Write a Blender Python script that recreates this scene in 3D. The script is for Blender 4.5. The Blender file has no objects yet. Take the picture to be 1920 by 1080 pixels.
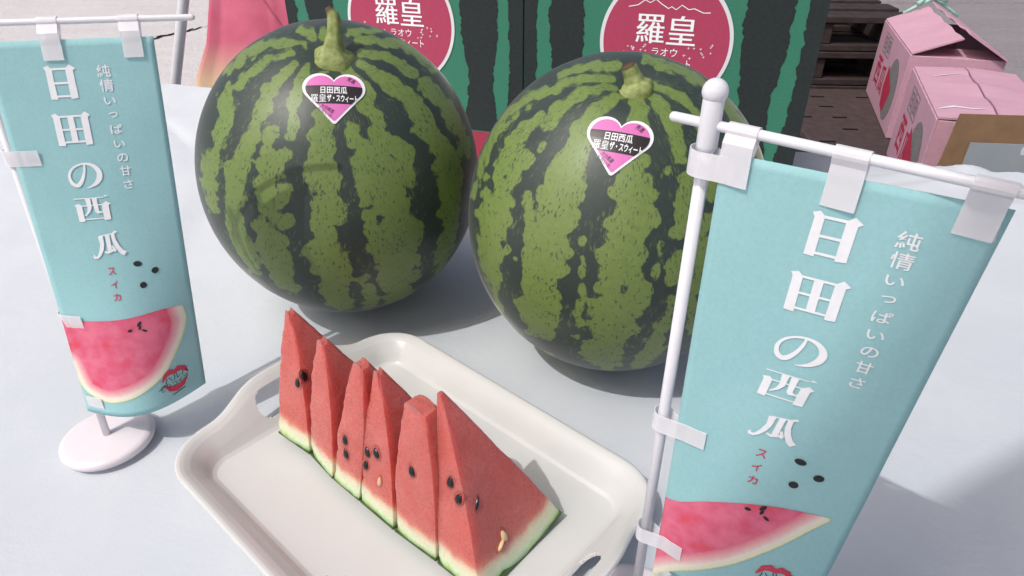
import bpy, bmesh, math, random
import numpy as np
from mathutils import Vector, Matrix, noise
R = math.radians
scene = bpy.context.scene
C = scene.collection
random.seed(7)

# ------------------------------------------------------------------ camera
cam_d = bpy.data.cameras.new('camera')
cam = bpy.data.objects.new('camera', cam_d); C.objects.link(cam)
cam.location = (0, 0, .40)
cam.rotation_euler = (R(90 - 32.03), 0, 0)
cam_d.sensor_width = 36
cam_d.lens = 36 * 1270 / 1920
cam_d.clip_start = .01; cam_d.clip_end = 300
scene.camera = cam

# ------------------------------------------------------------------ sky and sun
SUN_AZ, SUN_EL = 41, 55          # light travels towards +x,+y at SUN_AZ from the x axis
world = bpy.data.worlds.new('World'); scene.world = world
world.use_nodes = True
nt = world.node_tree
bg = nt.nodes['Background']
sky = nt.nodes.new('ShaderNodeTexSky'); sky.sky_type = 'NISHITA'; sky.sun_disc = False
sd = Vector((-math.cos(R(SUN_AZ)) * math.cos(R(SUN_EL)), -math.sin(R(SUN_AZ)) * math.cos(R(SUN_EL)), math.sin(R(SUN_EL))))
sky.sun_elevation = R(SUN_EL); sky.sun_rotation = math.atan2(sd.x, sd.y)
sky.air_density = .7; sky.dust_density = 6.0; sky.ozone_density = .6
nt.links.new(sky.outputs[0], bg.inputs[0]); bg.inputs[1].default_value = .15
sun_d = bpy.data.lights.new('sun', 'SUN'); sun = bpy.data.objects.new('sun', sun_d); C.objects.link(sun)
sun_d.energy = 2.0; sun_d.angle = R(.6); sun_d.color = (1, .985, .96)
sun.rotation_euler = (-sd).to_track_quat('-Z', 'Y').to_euler()
vs = scene.view_settings
vs.view_transform = 'Standard'; vs.look = 'None'; vs.gamma = 1; vs.exposure = -0.02

# ------------------------------------------------------------------ helpers
def link(o, parent=None):
    C.objects.link(o)
    if parent is not None: o.parent = parent
    return o
def tag(o, label=None, cat=None, group=None, kind=None):
    if label: o['label'] = label
    if cat: o['category'] = cat
    if group: o['group'] = group
    if kind: o['kind'] = kind
    return o
def empty(name, loc=(0, 0, 0), rz=0.0):
    o = bpy.data.objects.new(name, None); o.location = loc; o.rotation_euler = (0, 0, rz)
    o.empty_display_size = .02
    return link(o)
def mesh(name, V, F, mat, parent=None, smooth=False):
    me = bpy.data.meshes.new(name)
    me.from_pydata([tuple(map(float, v)) for v in V], [], [tuple(map(int, f)) for f in F])
    me.materials.append(mat)
    if smooth: me.polygons.foreach_set('use_smooth', [True] * len(me.polygons))
    me.update()
    return link(bpy.data.objects.new(name, me), parent)
def from_bm(name, bm, mat, parent=None, smooth=False):
    bmesh.ops.recalc_face_normals(bm, faces=bm.faces)
    me = bpy.data.meshes.new(name); bm.to_mesh(me); bm.free()
    me.materials.append(mat)
    if smooth: me.polygons.foreach_set('use_smooth', [True] * len(me.polygons))
    return link(bpy.data.objects.new(name, me), parent)
def bm_box(bm, c, s, M=None, bevel=0, seg=1):
    r = bmesh.ops.create_cube(bm, size=1)
    vv = r['verts']
    for v in vv: v.co = Vector((v.co.x * s[0] + c[0], v.co.y * s[1] + c[1], v.co.z * s[2] + c[2]))
    if bevel:
        ee = list({e for v in vv for e in v.link_edges})
        b = bmesh.ops.bevel(bm, geom=ee, offset=bevel, segments=seg, affect='EDGES')
        vv = list({v for f in b['faces'] for v in f.verts} | {v for v in vv if v.is_valid})
    if M is not None: bmesh.ops.transform(bm, matrix=M, verts=vv)
def box(name, c, s, mat, parent=None, bevel=0, M=None, seg=1):
    bm = bmesh.new(); bm_box(bm, c, s, M, bevel, seg)
    return from_bm(name, bm, mat, parent)
def tube_vf(path, rad, n=14, caps=True):
    P = [Vector(p) for p in path]
    if not hasattr(rad, '__len__'): rad = [rad] * len(P)
    V, F = [], []
    up = Vector((0, 0, 1)); t0 = (P[1] - P[0]).normalized()
    if abs(t0.z) > .9: up = Vector((1, 0, 0))
    a = t0.cross(up).normalized()
    for i, p in enumerate(P):
        t = (P[min(i + 1, len(P) - 1)] - P[max(i - 1, 0)]).normalized()
        a = (a - t * a.dot(t)).normalized(); b = t.cross(a)
        for k in range(n):
            w = 2 * math.pi * k / n
            V.append(p + (a * math.cos(w) + b * math.sin(w)) * rad[i])
    for i in range(len(P) - 1):
        for k in range(n):
            F.append((i * n + k, i * n + (k + 1) % n, (i + 1) * n + (k + 1) % n, (i + 1) * n + k))
    if caps:
        F.append(tuple(range(n))[::-1]); F.append(tuple((len(P) - 1) * n + k for k in range(n)))
    return V, F
def tube(name, path, rad, mat, parent=None, n=14):
    V, F = tube_vf(path, rad, n)
    o = mesh(name, V, F, mat, parent, smooth=True)
    return o
def rod(name, p, q, r, mat, parent=None, n=16, dome=True):
    """a straight rod with rounded ends"""
    p, q = Vector(p), Vector(q); d = (q - p).normalized()
    path, rad = [], []
    if dome:
        for k in range(5):
            w = math.pi / 2 * k / 5; path.append(p - d * r * math.cos(w)); rad.append(max(r * math.sin(w), r * .08))
    path.append(p); rad.append(r); path.append(q); rad.append(r)
    if dome:
        for k in range(1, 6):
            w = math.pi / 2 * k / 5; path.append(q + d * r * math.sin(w)); rad.append(max(r * math.cos(w), r * .08))
    return tube(name, path, rad, mat, parent, n)
def lathe(name, prof, mat, parent=None, n=48, loc=(0, 0, 0)):
    V, F = [], []
    for r, z in prof:
        for k in range(n):
            w = 2 * math.pi * k / n; V.append((loc[0] + r * math.cos(w), loc[1] + r * math.sin(w), loc[2] + z))
    for i in range(len(prof) - 1):
        for k in range(n):
            F.append((i * n + k, i * n + (k + 1) % n, (i + 1) * n + (k + 1) % n, (i + 1) * n + k))
    F.append(tuple(range(n))[::-1]); F.append(tuple((len(prof) - 1) * n + k for k in range(n)))
    return mesh(name, V, F, mat, parent, smooth=True)
def wobble(x, s=0): return noise.noise(Vector((x, s * 3.7, s * 1.3)))

# ---- materials
def srgb(r, g, b):
    f = lambda v: (v / 255 / 12.92) if v / 255 <= .04045 else ((v / 255 + .055) / 1.055) ** 2.4
    return (f(r), f(g), f(b), 1)
class Mat:
    def __init__(s, name, rough=.5, spec=.5):
        s.m = bpy.data.materials.new(name); s.m.use_nodes = True
        s.t = s.m.node_tree; s.p = s.t.nodes['Principled BSDF']
        s.p.inputs['Roughness'].default_value = rough; s.p.inputs['Specular IOR Level'].default_value = spec
    def n(s, typ, **kw):
        o = s.t.nodes.new('ShaderNode' + typ)
        for k, v in kw.items(): setattr(o, k, v)
        return o
    def l(s, a, b): s.t.links.new(a, b)
    def val(s, node, **kw):
        for k, v in kw.items(): node.inputs[k].default_value = v
        return node
    def noise(s, scale, detail=4, rough=.55, vec=None, dist=0):
        o = s.n('TexNoise'); o.inputs['Scale'].default_value = scale; o.inputs['Detail'].default_value = detail
        o.inputs['Roughness'].default_value = rough; o.inputs['Distortion'].default_value = dist
        s.l(vec if vec is not None else s.obj(), o.inputs['Vector']); return o.outputs['Fac']
    def obj(s):
        if not hasattr(s, '_tc'): s._tc = s.n('TexCoord')
        return s._tc.outputs['Object']
    def uv(s):
        s.obj(); return s._tc.outputs['UV']
    def ramp(s, fac, stops, interp='LINEAR'):
        o = s.n('ValToRGB'); cr = o.color_ramp; cr.interpolation = interp
        cr.elements[0].position = stops[0][0]; cr.elements[0].color = stops[0][1]
        cr.elements[1].position = stops[-1][0]; cr.elements[1].color = stops[-1][1]
        for p, c in stops[1:-1]:
            e = cr.elements.new(p); e.color = c
        s.l(fac, o.inputs[0]); return o.outputs[0]
    def math(s, op, a, b=None, clamp=False):
        o = s.n('Math', operation=op); o.use_clamp = clamp
        for i, v in enumerate((a, b)):
            if v is None: continue
            if isinstance(v, (int, float)): o.inputs[i].default_value = v
            else: s.l(v, o.inputs[i])
        return o.outputs[0]
    def mix(s, fac, a, b, blend='MIX'):
        o = s.n('Mix', data_type='RGBA', blend_type=blend)
        for i, v in ((0, fac), (6, a), (7, b)):
            if isinstance(v, (int, float)): o.inputs[i].default_value = v
            elif isinstance(v, tuple): o.inputs[i].default_value = v
            else: s.l(v, o.inputs[i])
        return o.outputs[2]
    def color(s, c):
        if isinstance(c, tuple): s.p.inputs['Base Color'].default_value = c
        else: s.l(c, s.p.inputs['Base Color'])
        return s
    def bump(s, h, strength=.2, dist=.001):
        o = s.n('Bump'); o.inputs['Strength'].default_value = strength; o.inputs['Distance'].default_value = dist
        s.l(h, o.inputs['Height']); s.l(o.outputs[0], s.p.inputs['Normal']); return s
def rgb(r, g, b): return (r, g, b, 1)
def simple(name, c, rough=.5, spec=.5, var=.06, scale=40, bump=.0, bdist=.0005, bscale=None):
    m = Mat(name, rough, spec)
    f = m.noise(scale, 4)
    dark = tuple(v * (1 - var) for v in c[:3]) + (1,); lite = tuple(min(1, v * (1 + var)) for v in c[:3]) + (1,)
    m.color(m.ramp(f, [(.3, dark), (.7, lite)]))
    if bump: m.bump(m.noise(bscale or scale * 6, 3), bump, bdist)
    return m.m

# ---- flat print helpers
_txt = {}
def text_vf(s, thick=0.0):
    """outline font glyphs as a flat mesh normalised to the unit square"""
    key = (s, thick)
    if key not in _txt:
        cu = bpy.data.curves.new('glyph', 'FONT'); cu.body = s; cu.resolution_u = 3; cu.offset = thick
        o = bpy.data.objects.new('glyph', cu); C.objects.link(o)
        dg = bpy.context.evaluated_depsgraph_get(); dg.update()
        me = bpy.data.meshes.new_from_object(o.evaluated_get(dg))
        V = np.array([v.co[:2] for v in me.vertices]) if len(me.vertices) else np.zeros((0, 2))
        F = [tuple(p.vertices) for p in me.polygons]
        bpy.data.objects.remove(o); bpy.data.curves.remove(cu); bpy.data.meshes.remove(me)
        if len(V):
            lo, hi = V.min(0), V.max(0); V = (V - lo) / np.maximum(hi - lo, 1e-6)
        _txt[key] = (V, F)
    return _txt[key]
class Print:
    """collects flat shapes (x right, y up, in metres on a surface) and lays them on it"""
    def __init__(s): s.V, s.F, s.k = [], [], 0
    def add(s, V, F):
        b = len(s.V); s.k += 1
        s.V += [(x, y, s.k) for x, y in V]; s.F += [tuple(i + b for i in f) for f in F]
    def text(s, t, cx, cy, w, h, thick=0, rot=0):
        V, F = text_vf(t, thick); c, d = math.cos(rot), math.sin(rot)
        P = [((x - .5) * w, (y - .5) * h) for x, y in V]
        s.add([(cx + x * c - y * d, cy + x * d + y * c) for x, y in P], F)
    def poly(s, pts): s.add(pts, [tuple(range(len(pts)))])
    def ell(s, cx, cy, a, b, rot=0, n=14):
        c, d = math.cos(rot), math.sin(rot)
        s.poly([(cx + a * math.cos(t) * c - b * math.sin(t) * d, cy + a * math.cos(t) * d + b * math.sin(t) * c)
                for t in [2 * math.pi * k / n for k in range(n)]])
    def stroke(s, pts):
        """pts: (x, y, width)"""
        L, Rr = [], []
        for i, (x, y, w) in enumerate(pts):
            a, b = pts[max(i - 1, 0)], pts[min(i + 1, len(pts) - 1)]
            dx, dy = b[0] - a[0], b[1] - a[1]; n = math.hypot(dx, dy) or 1
            L.append((x - dy / n * w / 2, y + dx / n * w / 2)); Rr.append((x + dy / n * w / 2, y - dx / n * w / 2))
        m = len(pts)
        s.add(L + Rr, [(i, i + 1, m + i + 1, m + i) for i in range(m - 1)])
    def build(s, name, fn, mat, parent=None, off=.0003, cut=0.0, clipx=None):
        """fn(x, y) -> (point, normal)"""
        bm = bmesh.new()
        vs_ = [bm.verts.new(v) for v in s.V]
        for f in s.F:
            try: bm.faces.new([vs_[i] for i in f])
            except ValueError: pass
        if clipx is not None:
            bmesh.ops.bisect_plane(bm, geom=bm.verts[:] + bm.edges[:] + bm.faces[:], plane_co=(clipx, 0, 0), plane_no=(-1, 0, 0), clear_outer=True)
        if cut:
            for ax in (0, 1):
                lo = min(v.co[ax] for v in bm.verts); hi = max(v.co[ax] for v in bm.verts)
                k = math.floor(lo / cut) + 1
                while k * cut < hi:
                    co = [0, 0, 0]; co[ax] = k * cut; no = [0, 0, 0]; no[ax] = 1
                    bmesh.ops.bisect_plane(bm, geom=bm.verts[:] + bm.edges[:] + bm.faces[:], plane_co=co, plane_no=no)
                    k += 1
        for v in bm.verts:
            p, n = fn(v.co.x, v.co.y)
            v.co = Vector(p) + Vector(n) * (off + .000015 * v.co.z)
        me = bpy.data.meshes.new(name); bm.to_mesh(me); bm.free(); me.materials.append(mat)
        return link(bpy.data.objects.new(name, me), parent)
BLOBS_A="-1828,1135,18,18,225 -1853,1127,17,18,228 -1878,1119,18,18,232 -1902,1111,18,18,235 -1926,1103,19,18,239 -1949,1094,19,18,242 -1973,1086,20,18,245 -1996,1078,20,18,248 -2019,1070,21,19,252 -2041,1061,23,19,255 -2063,1047,22,19,258 -2085,1032,22,19,262 -2106,1017,22,19,265 -2127,1003,23,19,269 -2149,988,23,19,272 -2170,974,26,19,275 -2185,958,24,20,278 -2201,942,24,20,281 -2216,926,25,20,284 -2232,911,25,20,286 -2248,895,26,20,289 -2265,880,28,20,292 -2281,862,28,21,295 -2297,844,30,21,297 -2314,826,32,21,300 -2332,808,34,22,303 -2351,790,39,22,306 -2351,765,40,22,307 -2354,740,45,22,309 -2358,715,54,23,312 -2321,690,50,21,311 -2290,665,54,20,311 -2265,630,51,19,313 -2244,595,57,19,-314 -2253,565,50,19,-311 -2262,535,48,19,-308 -2274,504,49,20,-305 -2276,479,40,20,-303 -2279,453,35,20,-300 -2283,428,32,20,-298 -2296,403,39,21,-296 -2310,378,48,22,-294 -2325,353,63,23,-292 -2330,314,58,24,-289 -2337,274,63,25,-286 -2343,239,58,25,-284 -2351,203,64,27,-282 -2367,505,26,23,-301 -1710,1039,18,15,216 -1722,1025,19,15,218 -1733,1010,22,15,221 -1744,996,24,15,224 -1755,982,27,15,226 -1766,968,30,14,229 -1776,954,35,14,231 -1796,931,37,14,236 -1815,909,41,14,241 -1834,886,50,14,246 -1856,860,48,14,251 -1878,835,50,14,257 -1900,810,56,14,262 -1899,775,53,14,267 -1899,741,60,13,271 -1900,708,50,13,276 -1902,675,50,13,280 -1921,645,43,13,286 -1939,616,44,13,292 -1944,591,46,13,296 -1948,567,52,13,300 -1954,542,62,13,304 -1967,514,56,13,309 -1982,485,60,14,314 -1992,448,58,14,-309 -2004,411,65,14,-304 -2020,373,66,14,-299 -2038,335,78,15,-294 -2047,302,70,15,-290 -2058,268,74,15,-286 -1562,1053,13,15,194 -1563,1041,13,15,195 -1565,1028,15,14,196 -1566,1016,17,14,197 -1568,1004,18,14,198 -1570,993,20,14,198 -1571,981,22,14,199 -1573,970,24,14,200 -1575,958,28,13,201 -1592,936,30,13,206 -1608,914,35,13,210 -1624,893,44,13,214 -1627,856,40,12,218 -1631,821,43,12,223 -1635,786,43,12,227 -1640,753,49,12,233 -1639,720,43,12,238 -1638,687,43,11,243 -1630,660,41,11,246 -1622,633,47,11,250 -1633,612,41,11,257 -1643,591,38,11,263 -1653,570,39,11,270 -1784,592,59,12,282 -1792,573,46,12,286 -1799,555,37,12,290 -1807,537,31,12,294 -1812,475,50,12,307 -1816,453,40,12,311 -1821,431,37,12,-313 -1678,473,49,11,298 -1705,442,48,11,308 -1731,410,56,11,-311 -1758,387,66,11,-305 -1786,363,87,12,-300 -1820,308,77,12,-290 -1329,988,10,13,160 -1340,987,9,13,162 -1350,985,9,13,164 -1361,984,8,13,165 -1371,983,8,13,167 -1382,982,8,13,169 -1392,981,8,13,171 -1403,980,7,13,172 -1413,979,8,13,174 -1407,685,62,11,187 -1405,648,60,11,191 -1404,612,68,10,195 -1433,586,58,10,211 -1462,561,59,10,229 -1438,538,71,10,226 -1414,515,96,10,224 -1429,476,94,10,250 -1443,438,109,10,280 -1461,404,93,10,307 -1479,370,93,10,-299 -1426,324,109,10,-259 -1154,1039,19,14,133 -1142,1026,23,14,131 -1130,1012,29,14,128 -1119,999,35,14,126 -1109,986,44,14,124 -1096,957,41,13,120 -1083,929,41,13,117 -1071,902,44,13,113 -1050,874,43,12,107 -1030,847,45,12,101 -1010,820,51,12,95 -1017,787,48,12,92 -1023,754,49,12,89 -1028,723,51,11,85 -1032,691,57,11,81 -1016,670,49,11,74 -999,649,51,11,67 -999,620,47,11,61 -999,592,51,11,54 -1020,567,58,11,52 -1041,542,76,11,49 -991,502,76,11,29 -941,462,89,11,13 -909,433,77,11,3 -878,403,77,11,-5 -884,358,68,11,-15 -890,313,71,11,-25 -910,261,78,11,-37 -1098,718,44,11,100 -1065,705,43,11,90 -1032,691,50,11,81 -1224,618,31,10,122 -1218,599,38,10,116 -1211,580,52,10,110 -1209,553,46,10,103 -1207,526,47,10,93 -1129,473,63,10,41 -1154,436,65,10,27 -1178,399,78,10,4 -1179,368,79,10,-20 -1181,337,94,10,-42 -1119,292,95,10,-51 -1068,288,82,10,-44 -1016,283,83,11,-40 -979,299,68,11,-33 -942,315,64,11,-27 -1053,507,63,11,40 -1099,482,61,10,39 -1144,457,69,10,37 -935,1020,26,15,100 -919,1003,27,15,97 -904,986,31,14,93 -888,969,34,14,90 -873,953,38,14,86 -859,936,45,14,83 -835,909,45,14,77 -812,883,49,14,71 -789,856,58,14,65 -766,830,56,14,59 -743,804,58,14,53 -721,779,65,14,48 -690,746,57,14,40 -659,713,59,14,33 -647,679,60,14,27 -634,645,72,14,22 -627,613,77,14,17 -619,580,95,14,12 -631,522,95,14,5 -616,484,84,14,-1 -600,445,87,14,-6 -580,410,83,15,-11 -558,375,95,15,-16 -517,303,98,16,-24 -539,239,112,16,-31 -550,161,121,16,-38 -815,1106,23,17,90 -783,1096,23,17,85 -752,1086,25,17,81 -721,1076,27,17,76 -690,1066,28,18,72 -660,1056,33,18,68 -633,1041,31,18,64 -606,1027,32,18,59 -580,1012,33,18,55 -553,997,37,18,51 -532,976,36,18,47 -511,955,38,18,43 -489,934,41,18,39 -467,914,47,18,35 -451,889,43,18,32 -434,864,43,19,28 -417,839,47,19,24 -353,752,54,20,12 -338,713,53,20,7 -320,674,62,21,3 -309,640,57,21,0 -295,607,57,21,-4 -279,572,62,22,-7 -274,527,58,23,-11 -264,480,63,23,-14 -263,451,56,24,-17 -260,421,54,24,-19 -255,390,57,25,-21 -251,352,51,25,-23 -244,312,54,26,-26 -249,285,49,27,-27 -252,257,48,27,-29 -253,229,50,27,-31 -714,1212,24,21,84 -663,1207,24,21,78 -613,1200,25,22,72 -562,1194,27,22,66 -510,1187,29,23,60 -459,1179,33,24,54 -397,1165,31,24,47 -336,1151,31,25,40 -273,1135,31,27,32 -208,1119,34,29,25 -154,1099,32,30,19 -97,1079,34,33,12 -36,1057,35,35,6 33,1034,39,35,-1 33,1011,35,35,-2 38,987,34,35,-4 46,964,33,35,-5 59,940,35,35,-8 50,922,31,35,-8 44,904,30,35,-8 40,886,29,35,-9 39,868,27,35,-9 40,850,28,35,-10 46,830,26,35,-11 54,810,26,35,-13 65,789,26,35,-14 79,768,29,35,-16 -647,1312,16,26,82 -589,1309,15,26,75 -531,1306,16,27,69 -472,1303,16,28,62 -413,1299,17,29,56 -352,1294,18,30,49 -290,1289,18,31,43 -227,1283,20,33,36 -186,1272,19,34,31 -144,1261,18,35,27 -102,1250,18,35,22 -60,1239,18,35,17 -16,1227,18,35,13 30,1214,18,35,8 78,1201,19,35,2 -1651,1347,37,25,195 -1778,1356,32,26,209 -1921,1363,29,28,224 -2083,1369,29,31,241 -1341,1367,33,25,160 -1386,1334,24,23,166 -1697,1223,18,20,205 -1742,1224,18,20,210 -1788,1224,18,20,215 -1835,1223,19,21,221 -1882,1222,20,21,226 -1930,1221,21,21,232 -1980,1220,22,22,237 -2030,1218,23,23,243 -2081,1216,26,23,249 -2139,1208,25,24,256 -2198,1200,26,25,262 -2258,1192,28,26,269 -2319,1182,29,27,276 -2381,1172,33,29,283 -2446,1153,31,31,290 -2514,1133,33,33,298 -2586,1112,37,35,305 -2610,1087,35,35,309 -2637,1061,36,35,312 -2669,1035,40,35,-312 -2663,1009,37,35,-311 -2662,982,37,35,-310 -2667,956,40,35,-309 -2670,928,37,35,-307 -2678,900,37,35,-305 -2691,871,40,35,-303 -2344,333,63,24,-290 -2338,287,63,24,-287 -2332,246,55,25,-285 -2329,203,56,25,-282 -2329,178,46,26,-280 -2331,151,40,26,-279 -2334,124,37,27,-277 -2335,109,32,28,-276 -2337,94,30,28,-276 -2339,79,28,29,-275 -2342,64,25,30,-274 -2346,48,23,31,-273 -2350,32,21,32,-273 -2355,15,20,33,-272 -2048,373,70,15,-298 -2045,337,76,15,-294 -2051,300,74,15,-290 -2058,263,84,15,-286 -2060,225,74,16,-282 -2063,188,77,16,-278 -2072,153,64,16,-275 -2081,117,62,17,-272 -2089,82,59,18,-269 -2099,45,65,18,-267 -2107,7,61,19,-264 -2117,-32,66,20,-262 -2111,-63,61,21,-259 -2106,-95,67,21,-257 -2097,-132,68,22,-254 -2091,-171,81,22,-251 -2084,-199,65,23,-249 -2078,-229,61,24,-247 -2078,-259,52,25,-246 -2080,-291,48,26,-244 -2084,-325,48,28,-243 -2072,-338,37,28,-242 -2061,-351,30,28,-240 -2050,-365,25,28,-239 -1797,375,87,12,-302 -1820,320,72,12,-292 -1821,289,68,12,-286 -1822,258,75,12,-281 -1808,232,74,12,-276 -1795,206,86,12,-271 -1799,169,69,12,-266 -1804,131,63,13,-260 -1791,109,58,13,-256 -1779,86,64,13,-252 -1744,80,61,12,-248 -1710,72,70,12,-243 -1697,258,56,11,-275 -1725,230,60,12,-271 -1753,201,75,12,-268 -1871,56,62,14,-256 -1880,15,62,14,-252 -1870,-14,66,14,-249 -1861,-44,81,15,-245 -1832,-62,78,14,-241 -1804,-80,89,14,-237 -1848,-97,77,15,-239 -1893,-115,79,16,-242 -1866,-157,85,16,-236 -1841,-200,106,17,-231 -1814,-221,85,17,-227 -1787,-243,78,17,-223 -1827,-289,78,18,-224 -1873,-340,93,20,-226 -1862,-384,67,22,-222 -1853,-431,53,23,-220 -1834,-444,44,23,-217 -1814,-458,40,23,-215 -1796,-473,39,23,-213 -1447,398,121,10,310 -1454,338,114,10,-275 -1476,315,85,10,-267 -1497,292,64,10,-262 -1519,269,47,10,-257 -1424,266,77,10,-228 -1433,230,82,10,-220 -1443,195,100,10,-214 -1413,138,91,11,-194 -1449,116,83,11,-202 -1485,94,89,11,-208 -1485,26,92,11,-201 -1487,-46,90,12,-195 -1517,-82,87,12,-198 -1548,-121,99,13,-200 -1502,-133,89,13,-192 -1455,-147,94,13,-183 -1517,-217,117,14,-190 -1490,-263,116,14,-184 -1463,-313,135,15,-179 -1510,-436,110,18,-182 -1507,-576,111,23,-179 -1481,-687,80,30,-175 -1375,78,45,11,-176 -1375,107,47,11,-178 -1376,135,57,11,-181 -1402,-187,66,13,-173 -1161,383,101,10,-8 -1170,339,87,10,-38 -1179,296,88,10,-65 -1190,261,71,10,-84 -1201,226,66,10,-100 -1204,205,52,10,-106 -1207,184,44,10,-112 -1211,163,38,10,-117 -1033,345,108,11,-21 -967,324,86,11,-25 -899,300,78,11,-28 -909,265,52,11,-37 -1096,301,102,10,-43 -1061,245,100,11,-57 -1026,187,116,11,-66 -1067,157,86,11,-79 -1108,127,71,11,-93 -1057,122,80,11,-84 -1006,115,104,11,-76 -1194,74,49,11,-122 -1190,34,51,11,-125 -1185,-8,63,11,-127 -1186,-60,59,12,-130 -1186,-115,66,12,-133 -1172,-159,54,13,-132 -1157,-204,51,13,-131 -988,1,122,12,-89 -1068,-54,122,12,-108 -993,-57,98,13,-96 -915,-63,92,13,-86 -962,-93,94,13,-95 -1008,-125,104,13,-104 -1053,-158,124,13,-113 -987,-166,96,14,-104 -917,-176,85,14,-96 -957,-204,96,14,-103 -995,-233,114,15,-109 -1033,-264,144,15,-116 -990,-278,108,15,-111 -945,-294,83,16,-106 -897,-311,63,17,-102 -944,-322,70,17,-108 -989,-334,81,16,-113 -1033,-347,93,16,-119 -1077,-362,114,16,-125 -1084,-474,102,19,-129 -1037,-510,83,21,-125 -985,-553,72,24,-120 -925,-604,66,28,-115 -909,-493,65,22,-110 -881,-488,50,23,-108 -853,-484,43,23,-105 -1230,-540,74,21,-148 -1231,-620,68,25,-148 -1229,-722,74,33,-148 -1059,-742,42,35,-131 -1014,-747,43,35,-127 -967,-755,48,35,-122 -915,-768,58,35,-118 -884,-757,47,35,-114 -851,-749,41,35,-111 -817,-743,38,35,-108 -525,229,124,16,-31 -532,185,109,17,-36 -538,141,114,17,-40 -554,74,100,17,-46 -568,37,86,17,-50 -581,-2,87,18,-54 -583,-39,80,18,-57 -583,-78,88,19,-60 -582,-119,78,19,-62 -577,-162,83,21,-65 -579,-210,71,22,-68 -576,-261,72,23,-71 -583,-302,65,25,-73 -587,-346,63,26,-75 -587,-393,66,29,-78 -579,-437,55,32,-79 -566,-486,48,35,-80 -542,-544,45,35,-80 -533,-585,38,35,-80 -513,-636,35,35,-80 -1269,-371,30,16,-151 -1281,-391,27,16,-153 -1294,-413,28,17,-155"
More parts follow.
